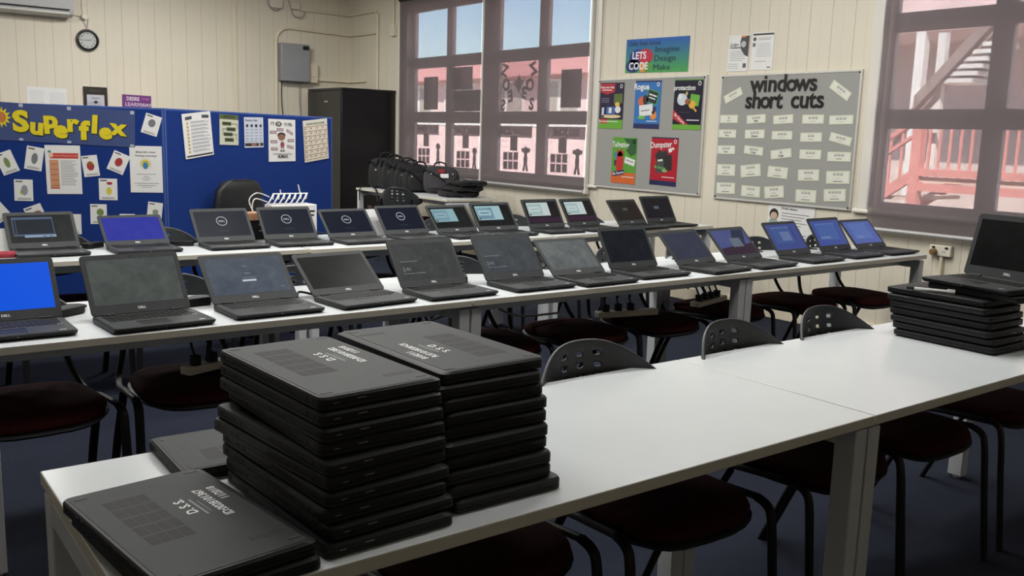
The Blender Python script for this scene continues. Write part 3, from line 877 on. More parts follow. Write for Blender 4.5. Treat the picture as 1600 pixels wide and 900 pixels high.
for i in range(n):
    t = i / 9
    dx, dy, yw = jm[i]
    x, y = 0.958 + 0.020 * t + dx, 1.466 + 0.085 * t + dy * 0.6
    lab = ('uppermost closed laptop of the taller middle stack, grey underside with painted ID' if i == 9 else 'bottom closed laptop of the middle stack, ports facing the table front' if i == 0 else 'black closed laptop, %s from the top in the middle stack' % ORD[9 - i])
    closed_laptop(x, y, 0.7205 + i * HS, R(yw), lab, GS, 1.0, 1.0, i == 9, 'ID:0028101376' if i == 9 else None, h=1.03)
GF = 'closed laptops lying at the left end of the front table'
closed_laptop(0.432, 1.395, 0.7205, R(95.5), 'lower of the two closed laptops lying at the left front of the table', GF, 0.98, 1.0, False)
closed_laptop(0.425, 1.400, 0.7440, R(97.0), 'closed laptop painted D.S.S. lying bottom up at the left table end', GF, 0.98, 1.0, True, 'ID:0028101367')
closed_laptop(0.700, 1.772, 0.7205, R(178.5), 'closed laptop bottom up at the back table edge, behind the left stack', GF, 0.97, 0.97, True)
GR = 'closed laptops in the right-hand stack'
jr = [(0, 0, 0), (.004, .004, 1), (-.004, 0.006, -1), (.006, .012, 0.5), (.004, .008, 1.5), (-.006, .01, -0.5), (0.006, .016, 1)]
for i in range(7):
    dx, dy, a = jr[i]
    lab = 'top closed laptop of the main right-hand pile, a white cable tip lying on it' if i == 6 else 'bottom closed laptop of the right-hand stack, on the white tabletop' if i == 0 else 'black closed laptop, %s from the bottom in the right-hand stack' % ORD[i]
    closed_laptop(3.125 + 0.006 * i + dx, 1.545 + 0.008 * i + dy, 0.7205 + i * HS, R(-90 - 2 + a), lab, GR, 0.88, 0.98, False, None, True, h=1.03)
closed_laptop(3.225, 1.50, 0.7205 + 7 * HS, R(-99), 'closed laptop directly under the open one on the right-hand stack', GR, 0.84, 0.96, False, None, True, h=1.03)
open_laptop(3.315, 1.50, R(-99), R(15), 'off', 'open laptop with a black screen on top of the right-hand stack', GR, z=0.7205 + 8 * HS + 0.0005, body='lapdark')

# ------------------------------------------------------------------ chairs
def make_chair():
    root = empty('chair')
    # padded seat
    def outline(w_f, w_b, y0, y1, k):
        pts = []
        for i in range(32):
            a = 2 * PI * i / 32
            c, s = math.cos(a), math.sin(a)
            e = 0.62
            x = math.copysign(abs(c) ** e, c); y = math.copysign(abs(s) ** e, s)
            yy = (y0 + y1) / 2 + y * (y1 - y0) / 2 * k
            ww = w_b + (w_f - w_b) * (1 - (y + 1) / 2)
            pts.append((x * ww * k, yy))
        return pts
    def drop(y): return -0.10 * max(0, (-0.13 - y)) - 0.25 * max(0, (-0.19 - y))
    mb = MB()
    rings = []
    for k, zz in ((0.93, 0.437), (0.985, 0.445), (1.0, 0.456), (0.97, 0.468), (0.85, 0.474), (0.5, 0.472), (0.05, 0.470)):
        rings.append([(a, b, zz + drop(b)) for a, b in outline(0.232, 0.205, -0.235, 0.215, k)])
    mb.loft(rings); mb.build('seat', M['seat'], root, angle=60)
    mb = MB()
    rings = []
    for k, zz in ((0.82, 0.418), (0.97, 0.426), (1.0, 0.437), (0.96, 0.441)):
        rings.append([(a, b, zz + drop(b)) for a, b in outline(0.238, 0.212, -0.240, 0.222, k)])
    mb.loft(rings); mb.build('seat_pan', M['black_plastic'], root, angle=60)
    # perforated curved back shell
    nx, nz = 40, 22
    vs = []; fs = []
    for j in range(nz + 1):
        t = j / nz
        for i in range(nx + 1):
            s = -1 + 2 * i / nx
            top = 0.810 - 0.135 * abs(s) ** 2.6
            bot = 0.560 + 0.085 * abs(s) ** 2.2
            zz = bot + (top - bot) * t
            x = s * (0.246 - 0.012 * (t - 0.5) ** 2 * 4)
            y = 0.262 + (zz - 0.55) * 0.16 - 0.115 * abs(s) ** 2.2
            vs.append((x, y, zz))
    hole = set()
    for ci in (13, 18, 23):
        for cj in (9, 12, 15, 18):
            hole.add((ci, cj)); hole.add((ci + 1, cj))
    for j in range(nz):
        for i in range(nx):
            if (i, j) in hole: continue
            a = j * (nx + 1) + i
            fs.append((a, a + 1, a + nx + 2, a + nx + 1))
    mb = MB(); mb.raw(vs, fs); bk = mb.build('backrest', M['chair_back'], root, angle=80)
    so = bk.modifiers.new('solid', 'SOLIDIFY'); so.thickness = 0.010; so.offset = 1
    su = bk.modifiers.new('sub', 'SUBSURF'); su.levels = 1; su.render_levels = 1
    for sx in (-1, 1):
        mb = MB(); mb.tube(smooth_path([(sx * 0.250, -0.255, 0.0), (sx * 0.247, -0.23, 0.25), (sx * 0.245, -0.215, 0.40), (sx * 0.244, -0.198, 0.438), (sx * 0.243, -0.16, 0.452)], 4), 0.0155, 8, flat=0.62)
        mb.build('leg', M['chair_leg'], root)
        mb = MB(); mb.tube([(sx * 0.235, 0.06, 0.418), (sx * 0.240, 0.16, 0.23), (sx * 0.244, 0.265, 0.0)], 0.0155, 8, flat=0.62)
        mb.build('leg', M['chair_leg'], root)
        mb = MB(); mb.tube(smooth_path([(sx * 0.243, -0.16, 0.452), (sx * 0.240, 0.02, 0.440), (sx * 0.232, 0.14, 0.425), (sx * 0.215, 0.215, 0.45), (sx * 0.185, 0.268, 0.55), (sx * 0.175, 0.292, 0.68)], 5), 0.012, 8, flat=0.8)
        mb.build('side_rail', M['chair_leg'], root)
    return root
CH0 = make_chair()
KID[CH0.name] = kids(CH0)
used = [False]
def chair(x, y, rz, label, group, tilt=0):
    o = CH0 if not used[0] else copy_tree(CH0)
    used[0] = True
    o.location = (x, y, 0); o.rotation_euler = (0, 0, rz)
    tag(o, label, 'chair', group)
    return o
GC1, GC2, GC3 = 'chairs tucked under the front tables', 'chairs tucked under the middle table row', 'chairs tucked under the back table row'
for x, y, rz, lab in ((1.12, 1.66, 2, 'dark red chair under the front table, its back hidden by the laptop stacks'), (1.70, 1.62, -3, 'chair whose black perforated back shows just right of the middle stack'),
                      (2.34, 1.62, 2, 'chair with its back above the front table, behind the tabletop seam'), (2.84, 1.62, -2, 'chair with bright holes in its back, left of the right-hand stack'), (3.44, 1.63, 3, 'chair half hidden behind the right-hand laptop stack')):
    chair(x, y, R(rz), lab, GC1)
for i, (x, y, rz) in enumerate(((0.50, 3.30, 2), (1.06, 3.33, -2), (1.60, 3.34, 1), (2.36, 3.32, -4), (2.89, 3.31, 3), (3.42, 3.33, -2), (4.02, 3.38, 3), (4.62, 3.32, 0), (5.16, 3.26, -4))):
    chair(x, y, R(rz), 'dark red chair tucked under the middle table row, %s from the left' % ORD[i], GC2)
for i, (x, y, rz) in enumerate(((0.98, 5.10, 2), (1.52, 5.06, -2), (2.20, 5.02, 1), (2.78, 5.04, -3), (3.40, 5.05, 2), (4.05, 5.10, -2), (4.78, 5.14, 3))):
    chair(x, y, R(rz), 'dark red chair tucked under the back table row, %s from the left' % ORD[i], GC3)

chair(5.14, 8.72, R(126), 'black-backed chair pushed in front of the table with the black bags', None)

# ------------------------------------------------------------------ partition screens
def partition(k, u0, u1, label):
    d = PD[k]; n = Vector((d.y, -d.x))
    c = PJ + d * ((u0 + u1) / 2)
    root = empty('partition_screen', (c.x - n.x * 0.022, c.y - n.y * 0.022, 0), math.atan2(d.y, d.x)); tag(root, label, 'partition', 'blue partition screens')
    w = (u1 - u0) / 2
    mb = MB(); mb.box((-w + 0.012, -0.022, 0.10), (w - 0.012, 0.022, 1.474)); mb.build('fabric_panel', M['felt'], root, bevel=0.004)
    mb = MB()
    mb.box((-w, -0.0215, 0.085), (-w + 0.013, 0.0215, 1.485)); mb.box((w - 0.013, -0.0215, 0.085), (w, 0.0215, 1.485)); mb.box((-w + 0.013, -0.0215, 1.472), (w - 0.013, 0.0215, 1.485)); mb.box((-w + 0.013, -0.0215, 0.085), (w - 0.013, 0.0215, 0.10))
    mb.build('edge_trim', M['felt_trim'], root, bevel=0.003)
    for s in (-1, 1):
        mb = MB(); mb.box((s * (w - 0.2) - 0.02, -0.22, 0.0), (s * (w - 0.2) + 0.02, 0.22, 0.035)); mb.box((s * (w - 0.2) - 0.015, -0.015, 0.03), (s * (w - 0.2) + 0.015, 0.015, 0.09)); mb.build('foot', M['lapside'], root, bevel=0.004)
    return root
partition(1, -1.80, -0.004, 'blue fabric partition screen with the Superflex banner')
partition(2, 0.006, 1.981, 'blue fabric partition screen with five papers along its top')

S = Sheet(1.10, 0.226, flat((70, 84, 130), 0.25))
yel = (226, 206, 34); dk = (40, 48, 30)
for ch, u, v, sz, ro in (('S', 0.418, 0.50, 0.165, 3), ('u', 0.498, 0.40, 0.135, -3), ('p', 0.566, 0.60, 0.14, 4), ('e', 0.617, 0.36, 0.14, -5), ('r', 0.676, 0.54, 0.14, 3), ('f', 0.735, 0.36, 0.15, 2), ('l', 0.79, 0.54, 0.145, -3), ('e', 0.845, 0.38, 0.13, 4), ('x', 0.912, 0.50, 0.13, -3)):
    S.text(ch, u + 0.003, v - 0.02, sz, dk, 1, 0.07, ro, sx=1.12); S.text(ch, u, v, sz, yel, 3, 0.05, ro, sx=1.12)
S.poly([(0.325 + (0.048 if k % 2 == 0 else 0.028) * math.cos(2 * PI * k / 24), 0.60 + (0.28 if k % 2 == 0 else 0.165) * math.sin(2 * PI * k / 24)) for k in range(24)], yel)
S.ell(0.325, 0.60, 0.022, 0.145, (196, 120, 60), 2)
for a in (0.12, 0.42, 0.66, 0.985): S.rect(a - 0.01, 0.90, a + 0.01, 0.99, (178, 186, 204), 2); S.rect(a - 0.01, 0.02, a + 0.01, 0.08, (178, 186, 204), 2)
S.done('banner', 'clear-sleeved Superflex banner in yellow letters on the blue partition', 'banner', frame_p(1, -0.722, 1.369, 0.002, -2))

def card(nm, u, z_, w, h, rot, label, blob, k=1):
    S = Sheet(w, h, M['paper'])
    S.rect(0.08, 0.88, 0.45, 0.93, (40, 40, 44)); S.lines(0.15, 0.9, (0.12, 0.07), (90, 90, 94), 0.02)
    for c, uu, vv, ru, rv in blob: S.ell(uu, vv, ru, rv, c)
    return S.done('picture_card', label, 'picture card', frame_p(k, u, z_, 0.001, rot), 'small picture cards on the blue partition')
gy, gn, rd, yl, bn = (120, 122, 126), (122, 142, 84), (168, 54, 56), (214, 196, 70), (150, 88, 60)
card('c', -0.076, 1.380, .096, .125, -17, 'white card with a round grey patch, tilted, right of the banner', [(gy, .5, .58, .22, .2)])
card('c', -0.899, 1.129, .095, .133, 21, 'tilted white card with a pale green patch, leftmost under the banner', [(gn, .5, .5, .16, .24)])
card('c', -0.749, 1.157, .096, .141, -9.7, 'white card with a pale grey patch, left of the orange-striped paper', [(gy, .52, .5, .18, .24)])
card('c', -0.436, 1.118, .090, .129, 6.7, 'white card with a red patch, touching the right side of the orange-striped paper', [(rd, .5, .5, .24, .22), (yl, .55, .6, .14, .12)])
card('c', -0.275, 1.142, .099, .125, -23.6, 'strongly tilted white card with a red patch, left of the radiant flyer', [(rd, .5, .52, .22, .22)])
card('c', -0.817, 0.964, .103, .130, -1, 'upright white card with a grey patch, below the pale grey patch card', [((150, 154, 164), .55, .5, .18, .24), (yl, .38, .4, .08, .1)])
card('c', -0.341, 0.975, .106, .134, -.5, 'white card with a yellow patch, below the strongly tilted card', [(yl, .55, .42, .15, .18), (rd, .58, .78, .16, .07)])
card('c', -0.754, 0.807, .101, .132, 21.4, 'tilted white card with a brown patch, behind the leftmost back-row laptop', [(bn, .6, .6, .26, .12)])
card('c', -0.402, 0.820, .095, .124, -.8, 'white card with a green patch, behind the indigo-screen laptop', [(gn, .6, .6, .22, .18)])
card('c', -0.074, 0.835, .088, .123, -7, 'white card with a small grey-green patch, low by the panel joint', [((140, 150, 130), .55, .5, .2, .14)])
card('c', -0.965, 0.835, .095, .125, 38, 'white card cut by the left picture edge, low on the partition', [(gy, .4, .5, .14, .14)])
card('c', -0.545, 0.757, .083, .125, -.6, 'white card peeping out right of the leftmost back-row laptop', [(gy, .4, .48, .2, .1)])
card('c', -0.237, 0.757, .090, .130, -1, 'white card just showing above the indigo-screen laptop', [(gy, .5, .5, .14, .14)])
S = Sheet(.198, .297, M['paper'])
S.rect(.13, .73, .94, .84, (204, 66, 56)); S.ell(.17, .8, .07, .05, (230, 190, 160), 2); S.ell(.13, .87, .05, .025, (80, 140, 130), 2); S.text('A Social Thinking Curriculum', .6, .785, .011, (240, 220, 214), 3)
S.rect(.11, .13, .37, .70, (206, 150, 116))
for k in range(5): S.rect(.13, .17 + .11 * k, .35, .185 + .11 * k, (180, 110, 80), 2)
S.rect(.11, .11, .37, .13, (190, 60, 50), 2); S.lines(.42, .92, [.68 - .035 * k for k in range(15)], (110, 110, 114), .009, .4)
S.done('notice', 'white paper with a red heading bar and an orange column, on the partition', 'notice', frame_p(1, -.589, 1.092, .002, .5))
S = Sheet(.190, .290, M['paper'])
S.text('Being with a Super', .5, .87, .0155, (40, 44, 56), 2, .01); S.text('Thinking community', .5, .79, .0155, (40, 44, 56), 2, .01)
S.poly([(.48 + (.22 if k % 2 == 0 else .1) * math.cos(PI * k / 12), .62 + (.135 if k % 2 == 0 else .07) * math.sin(PI * k / 12)) for k in range(24)], (206, 190, 62))
S.ell(.48, .58, .08, .075, (60, 130, 180), 2)
for v, a in ((.395, .3), (.35, .08), (.31, .14), (.27, .1), (.2, .38), (.155, .3), (.12, .16)): S.rect(.5 - a, v - .004, .5 + a, v + .004, (90, 90, 96))
S.done('flyer', 'white flyer with a yellow radiant burst over a blue spot, partition joint', 'flyer', frame_p(1, -.115, 1.103, .002, 0))
# five papers along the second panel
S = Sheet(.282, .290, M['paper'])
S.rect(.1, .86, .33, .93, (70, 74, 80), 1, 4); S.rect(.68, .86, .93, .93, (70, 74, 80), 1, -4)
for k in range(9):
    v = .78 - .08 * k; S.ell(.16, v, .035, .03, (202, 160, 90)); S.rect(.27, v - .018, .95 - .1 * rnd.random(), v + .018, (198, 200, 206)); S.rect(.27, v + .02, .9 - .2 * rnd.random(), v + .03, (130, 134, 140), 2)
S.rect(.05, .03, .97, .065, (40, 42, 46))
S.done('notice', 'large white list sheet with a row of orange dots, hanging askew on the partition', 'notice', frame_p(2, .309, 1.324, .004, 6))
S = Sheet(.205, .207, flat((206, 208, 190)))
S.rect(0, .84, 1, 1, (92, 104, 68)); S.text('NOTICES OK', .5, .92, .022, (44, 54, 32), 3, .02)
for i, (u, v) in enumerate(((.37, .70), (.6, .52), (.44, .35), (.5, .17))):
    S.rect(u - .24, v - .06, u + .24, v + .06, (76, 88, 54)); S.rect(u - .18, v - .02, u + .18, v + .02, (40, 48, 30), 2)
for u0, v0, u1, v1 in ((.62, .69, .93, .71), (.915, .52, .935, .71), (.15, .51, .36, .53), (.15, .35, .17, .53), (.68, .34, .9, .36), (.88, .17, .9, .36)): S.rect(u0, v0, u1, v1, (60, 66, 50))
S.done('flow_chart', 'olive green flow chart of four linked boxes, on the partition', 'chart', frame_p(2, .635, 1.362, .002, -1))
S = Sheet(.225, .215, flat((206, 212, 226)))
S.text('Emotions Chart', .38, .9, .022, (50, 54, 70), 2, .01)
for k in range(4):
    S.ell(.15 + .235 * k, .72, .07, .055, (70, 74, 92) if k != 2 else (30, 32, 44))
    for v in (.6, .5, .4, .3, .22): S.rect(.07 + .235 * k, v - .03, .24 + .235 * k - .04 * rnd.random(), v + .012, (164, 172, 192))
S.rect(.02, .05, .98, .15, (44, 38, 40)); S.rect(.35, .06, .6, .14, (150, 110, 100), 2); S.rect(.72, .06, .82, .14, (190, 160, 150), 2)
S.done('chart', 'pale blue chart with four dots and a dark strip at its foot, partition', 'chart', frame_p(2, .916, 1.348, .002, 1))
S = Sheet(.348, .315, M['paper'])
S.text("IT'S", .14, .89, .032, (50, 46, 50), 2, .025); S.ell(.37, .885, .115, .06, (58, 44, 50)); S.text('OK', .37, .885, .03, (230, 224, 224), 3, .03); S.text('TO FEEL', .72, .88, .03, (50, 46, 50), 2, .025)
S.ell(.47, .62, .15, .07, (44, 32, 32), 2); S.ell(.47, .575, .13, .075, (150, 104, 84), 3); S.ell(.5, .4, .075, .075, (150, 70, 84), 2); S.rect(.45, .26, .475, .34, (110, 80, 70)); S.rect(.53, .26, .555, .34, (110, 80, 70)); S.ell(.46, .25, .05, .014, (60, 40, 44)); S.ell(.55, .25, .05, .014, (60, 40, 44))
for u, v, ro in ((.17, .69, 0), (.78, .70, -20), (.42, .755, 0), (.19, .47, 0), (.82, .50, 0), (.2, .30, 0), (.8, .345, -8)):
    S.rect(u - .12, v - .034, u + .12, v + .034, (112, 72, 86), 1, ro); S.rect(u - .10, v - .02, u + .10, v + .02, (198, 176, 184), 2, ro)
S.lines(.15, .9, (.19, .165), (110, 110, 114), .01); S.text('HUMAN.', .52, .115, .036, (30, 30, 34), 2, .035)
S.done('poster', "white poster reading IT'S OK TO FEEL around a small child drawing", 'poster', frame_p(2, 1.265, 1.293, .002, 0))
S = Sheet(.355, .325, flat((222, 218, 206)))
S.text('COUNTS POCKET RECIPES', .5, .905, .022, (70, 90, 84), 2, .02); S.rect(.03, .045, .98, .85, (176, 132, 84))
for r in range(7):
    x = .05
    while x < .93:
        w_ = .16 + .08 * rnd.random(); e = min(.965, x + w_); S.rect(x, .06 + .113 * r, e, .155 + .113 * r, (226, 220, 208), 2); S.ell(x + .05, .12 + .113 * r, .02, .02, (60, 56, 60), 3); x = e + .018
S.done('poster', 'poster gridded in tan with many small white boxes, at the partition end', 'poster', frame_p(2, 1.729, 1.299, .004, 5))

# ------------------------------------------------------------------ clock wall
S = Sheet(.416, .297, M['paper']); S.lines(.06, .46, [.85 - .06 * k for k in range(11)], (190, 192, 196), .012); S.lines(.56, .96, [.8 - .06 * k for k in range(11)], (190, 192, 196), .012)
S.done('notice', 'pair of pale typed sheets on the back wall above the Superflex banner', 'notice', frame_c(2.185, 1.622, .002, -1))
S = Sheet(.262, .352, flat((44, 34, 32), .35), .018)
S.rect(.13, .09, .87, .74, (196, 196, 206)); S.text('Award', .5, .63, .03, (60, 60, 90), 2, .01); S.lines(.2, .8, (.5, .44, .38, .3), (120, 120, 140), .012); S.ell(.5, .5, .08, .05, (40, 40, 60), 2); S.text('CERTIFICATE', .5, .87, .022, (110, 92, 76), 2)
for q in ((0, 0, 1, .03), (0, .97, 1, 1), (0, 0, .04, 1), (.96, 0, 1, 1)): S.rect(*q, (24, 18, 18), 2)
S.done('framed_certificate', 'dark framed certificate on the back wall, left of the purple sign', 'certificate', frame_c(2.706, 1.628, .002, 0))
S = Sheet(.335, .240, flat((112, 52, 122)), .012)
S.text('DESIRE', .36, .80, .062, (222, 206, 226), 2, .03, sx=.8); S.text('TO BE', .79, .82, .032, (196, 120, 200), 2, .02); S.text('LEARN', .36, .52, .06, (206, 180, 214), 2, .03); S.text('TODAY', .74, .52, .05, (222, 206, 226), 2, .03); S.text('TOGETHER', .5, .22, .05, (222, 206, 226), 2, .02)
S.done('sign', 'purple sign with white lettering on the back wall, above the partition', 'sign', frame_c(3.176, 1.612, .002, -1))
# clock
ck = empty('wall_clock', (2.645, YC, 2.336)); tag(ck, 'round black-rimmed wall clock with a white face', 'clock')
mb = MB()
prof = [(0.095, 0.0), (0.124, 0.0), (0.126, 0.02), (0.118, 0.042), (0.104, 0.046), (0.096, 0.036), (0.095, 0.02)]
rings = [[(r * math.cos(2 * PI * k / 40), -d, r * math.sin(2 * PI * k / 40)) for k in range(40)] for r, d in prof]
mb.loft(rings + [rings[0]], cap=False); mb.build('rim', mat('clock_rim', (20, 20, 21), 0.3, noise=0.05), ck, angle=50)
mb = MB(); mb.cyl((0, -0.012, 0), 0.097, 0.02, 40, 0, 'y'); mb.build('dial', mat('clock_face', (222, 220, 212), 0.5, noise=0.02), ck)
mb = MB()
for h in range(12):
    a = R(90 - 30 * (h + 1)); mb.text(str(h + 1), 0.026, Matrix.Translation((0.076 * math.cos(a), -0.0226, 0.076 * math.sin(a))) @ Matrix.Rotation(R(90), 4, 'X'), 0, 0.03)
mb.build('numerals', M['port'], ck, smooth=False)
for nm, ln, wd, ang, yy in (('hour_hand', 0.048, 0.006, 8, -0.0255), ('minute_hand', 0.070, 0.004, 184, -0.0265)):
    mb = MB(); mb.box((-0.012, yy - 0.0005, -wd / 2), (ln, yy + 0.0005, wd / 2), 0, Matrix.Rotation(R(-ang), 4, 'Y')); mb.build(nm, M['port'], ck)
mb = MB(); mb.cyl((0, -0.038, 0), 0.0975, 0.002, 40, 0, 'y'); mb.build('glass_cover', M['glass'], ck)
# sensor above the clock
sn = empty('wall_sensor', (2.62, YC, 2.60)); tag(sn, 'small round cream sensor with a cable, above the wall clock', 'sensor')
mb = MB(); mb.cyl((0, -0.03, 0), 0.035, 0.06, 18, 0, 'y'); mb.build('sensor_head', M['plug'], sn, bevel=0.006)
mb = MB(); mb.tube(smooth_path([(-0.01, -0.012, 0.03), (-0.02, -0.01, 0.2), (-0.02, -0.01, 0.84)], 3), 0.007, 6); mb.tube([(-0.12, -0.012, 0.01), (-0.03, -0.012, 0.0)], 0.006, 6); mb.build('cable', M['cream'], sn)
mb = MB(); mb.tube([(-0.012, -0.012, -0.035), (0.022, -0.012, -0.13)], 0.003, 5); mb.tube([(0.045, -0.012, -0.03), (0.022, -0.012, -0.13)], 0.003, 5); mb.build('hanging_wire', M['grey_box'], sn)
# air conditioner
ac = empty('air_conditioner', (1.95, YC, 2.56)); tag(ac, 'white split-system air conditioner high on the back wall', 'air conditioner')
prof = [(0, 0.02), (-0.12, 0.0), (-0.20, 0.03), (-0.235, 0.09), (-0.24, 0.30), (-0.20, 0.335), (0, 0.34)]
mb = MB(); mb.loft([[(x, y, z_) for y, z_ in prof] for x in (-0.62, 0.52)]); mb.build('housing', mat('aircon_white', (206, 206, 206), 0.35, noise=0.02), ac, bevel=0.012, seg=3)
mb = MB(); mb.box((-0.60, -0.225, -0.012), (0.47, -0.07, 0.006), 0, Matrix.Rotation(R(-10), 4, 'X')); mb.build('louvre_flap', mat('aircon_flap', (216, 214, 208), 0.35, noise=0.02), ac, bevel=0.004)
mb = MB(); mb.box((-0.60, -0.243, 0.070), (0.47, -0.226, 0.082)); mb.build('outlet_gap', M['port'], ac)
# electrical boxes, conduits
eb = empty('electrical_box', (5.195, YC - .003, 2.255)); tag(eb, 'grey metal electrical box on the back wall near the corner', 'electrical box')
mb = MB(); mb.box((-0.2, -0.12, -0.245), (0.2, 0, 0.245)); mb.build('enclosure', M['grey_box'], eb, bevel=0.008)
mb = MB(); mb.box((0.10, -0.1215, 0.17), (0.185, -0.1205, 0.222)); mb.build('label_plate', M['lapside'], eb)
mb = MB(); mb.cyl((0.17, -0.122, -0.21), 0.009, 0.004, 10, 0, 'y'); mb.build('lock', M['silver'], eb)
for x, ln, nm in ((-0.165, 1.0, 'black'), (0.09, 0.9, 'grey')):
    mb = MB(); mb.tube(smooth_path([(x, -0.03, -0.245), (x - 0.005, -0.03, -0.5), (x + 0.02, -0.03, -0.8), (x + 0.03, -0.03, -0.245 - ln)], 5), 0.006, 6); mb.build('cable', M['chair_leg'] if nm == 'black' else M['grey_box'], eb)
mb = MB(); mb.box((-0.06, -0.07, -0.128), (0.06, 0, 0.128)); mb.box((-0.03, -0.078, -0.05), (0.03, -0.07, 0.03)); o = mb.build('switch_box', M['cream'], bevel=0.005); o.location = (5.475, YC, 2.136); tag(o, 'small cream box at the right side of the grey electrical box', 'junction box')
def conduit(label, pts, r=0.016, name='conduit', n=10, smooth=True):
    mb = MB(); mb.tube(pts, r, n); o = mb.build(name, M['cream']); return tag(o, label, 'conduit')
YP = YC - 0.02
bend = [(4.965, YP, 0.2), (4.965, YP, 2.50)] + arc((5.145, YP, 2.52), 0.18, PI, PI / 2, 6) + [(XW - 0.05, YP, 2.68)] + arc((XW - 0.05, YP - 0.03, 2.68), 0.03, PI / 2, 0, 3, 'xy') + [(XW - 0.02, 11.06, 2.665)]
conduit('cream conduit rising left of the grey box and bending along under the upper one', bend)
up = [(5.30, YP, 2.952), (XW - 0.05, YP, 2.948)] + arc((XW - 0.05, YP - 0.03, 2.948), 0.03, PI / 2, 0, 3, 'xy') + [(XW - 0.02, 11.20, 2.945)] + [(XW - 0.02, 11.10, 2.935), (XW - 0.02, 11.05, 2.89), (XW - 0.02, 11.04, 2.70)]
conduit('uppermost cream conduit turning the room corner towards the window', up)
conduit('cream vertical conduit on the window wall, right of the room corner', [(XW - 0.02, 11.045, 2.70), (XW - 0.02, 11.045, 1.7)])
mb = MB(); mb.box((5.53, YC - 0.03, 2.04), (XW, YC, 2.075)); mb.box((XW - 0.03, 11.38, 2.04), (XW, YC - 0.03, 2.075)); tag(mb.build('cable_trunking', M['cream'], bevel=0.003), 'square cream cable trunking running round the corner above the black cabinet', 'trunking')
mb = MB(); mb.box((4.38, YC - 0.022, 0.11), (4.435, YC, ZC)); tag(mb.build('cable_trunking', M['cream'], bevel=0.003), 'flat vertical cream trunking strip up the back wall, left of the grey box', 'trunking')
ap = empty('access_point', (4.965, YC, 3.0)); tag(ap, 'white network box at the upper picture edge with cable loops', 'network box')
mb = MB(); mb.prism(rrect(0.17, 0.16, 0.03, 4), 0, 0.05, 0, Matrix.Translation((0, 0, 0.02)) @ Matrix.Rotation(R(90), 4, 'X')); mb.build('housing', M['plug'], ap, bevel=0.006)
mb = MB(); mb.tube(smooth_path([(-0.1, -0.015, 0.3), (-0.12, -0.02, 0.05), (-0.08, -0.03, -0.06), (0.0, -0.02, -0.09), (0.06, -0.015, -0.07)], 5), 0.006, 6); mb.build('cable', M['grey_box'], ap)
mb = MB(); mb.box((-0.06, -0.05, -0.035), (0.06, 0, 0.04)); o = mb.build('junction_box', M['plug'], bevel=0.005); o.location = (5.23, YC, 2.985); tag(o, 'small cream junction box at the start of the uppermost conduit', 'junction box')
cb = MB(); cb.tube(smooth_path([(5.12, YC - 0.02, 3.3), (5.14, YC - 0.03, 3.05), (5.2, YC - 0.05, 2.87), (5.33, YC - 0.05, 2.86), (5.36, YC - 0.03, 2.93)], 6), 0.006, 6); tag(cb.build('cable', M['grey_box']), 'loose grey cable loop hanging below the small junction box', 'cable')
ws = empty('wall_switch', (XW, 10.62, 2.665)); tag(ws, 'cream wall switch with a conduit above, left of the corner window', 'switch')
mb = MB(); mb.box((-0.05, -0.05, -0.07), (0, 0.05, 0.07)); mb.build('switch_box', M['plug'], ws, bevel=0.005)
mb = MB(); mb.tube([(-0.02, 0, 0.07), (-0.02, 0.0, 0.78)], 0.012, 8); mb.build('conduit', M['cream'], ws)
# black cabinet in the corner
cbn = empty('cabinet', (5.655, 11.06, 0)); tag(cbn, 'tall black steel cabinet in the room corner', 'cabinet')
mb = MB(); mb.box((-0.375, -0.48, 0.0), (0.385, 0.48, 1.905)); mb.box((-0.385, -0.49, 1.88), (0.388, 0.49, 1.91)); mb.build('carcass', M['cab'], cbn, bevel=0.006)
for s, nm in ((-1, 'door'), (1, 'door')):
    mb = MB(); mb.box((-0.392, min(s * 0.004, s * 0.475), 0.06), (-0.376, max(s * 0.004, s * 0.475), 1.872)); d = mb.build('door', M['cab'], cbn, bevel=0.004)
    mb = MB(); mb.cyl((-0.402, s * 0.04 - 0.0, 1.08), 0.012, 0.02, 14, 0, 'x'); mb.build('knob', M['silver'], d)
mb = MB(); mb.box((-0.3935, -0.12, 1.735), (-0.392, -0.02, 1.75)); mb.build('label_strip', M['silver'], cbn)

# ------------------------------------------------------------------ pinboards and what hangs there
def pinboard(u, z_, w, h, label):
    root = empty('pinboard', (XW, -u, z_)); tag(root, label, 'pinboard', 'grey pinboards')
    mb = MB(); mb.box((-0.016, -w / 2 + .014, -h / 2 + .014), (0, w / 2 - .014, h / 2 - .014)); mb.build('fabric_face', M['boardgrey'], root)
    mb = MB()
    for a, b, c, d in ((-w / 2, -h / 2, -w / 2 + .016, h / 2), (w / 2 - .016, -h / 2, w / 2, h / 2), (-w / 2 + .016, -h / 2, w / 2 - .016, -h / 2 + .016), (-w / 2 + .016, h / 2 - .016, w / 2 - .016, h / 2)): mb.box((-0.02, a, b), (0, c, d))
    mb.build('frame', M['alu'], root, bevel=0.002)
    for sy in (-1, 1):
        for sz in (-1, 1):
            mb = MB(); mb.cyl((-0.021, sy * (w / 2 - .02), sz * (h / 2 - .02)), 0.007, 0.004, 10, 0, 'x'); mb.build('screw', M['lapside'], root)
pinboard(-6.012, 1.425, 1.35, 1.02, 'grey pinboard holding five coloured security posters')
pinboard(-4.532, 1.417, 1.30, 1.015, 'grey pinboard titled windows short cuts')
BO = 0.0175
def security(u, z_, bg, foot, label, fn, w=.325, h=.425):
    S = Sheet(w, h, flat(bg, .3)); S.rect(0, 0, 1, .1, foot); fn(S); S.ring(.88, .92, .055, .045, .4, (226, 228, 228)); S.lines(.06, .3, (.05,), (220, 222, 222), .012)
    S.done('poster', label, 'poster', frame_w(u, z_, BO, -.8), 'security posters on the left pinboard')
wt = (228, 230, 228)
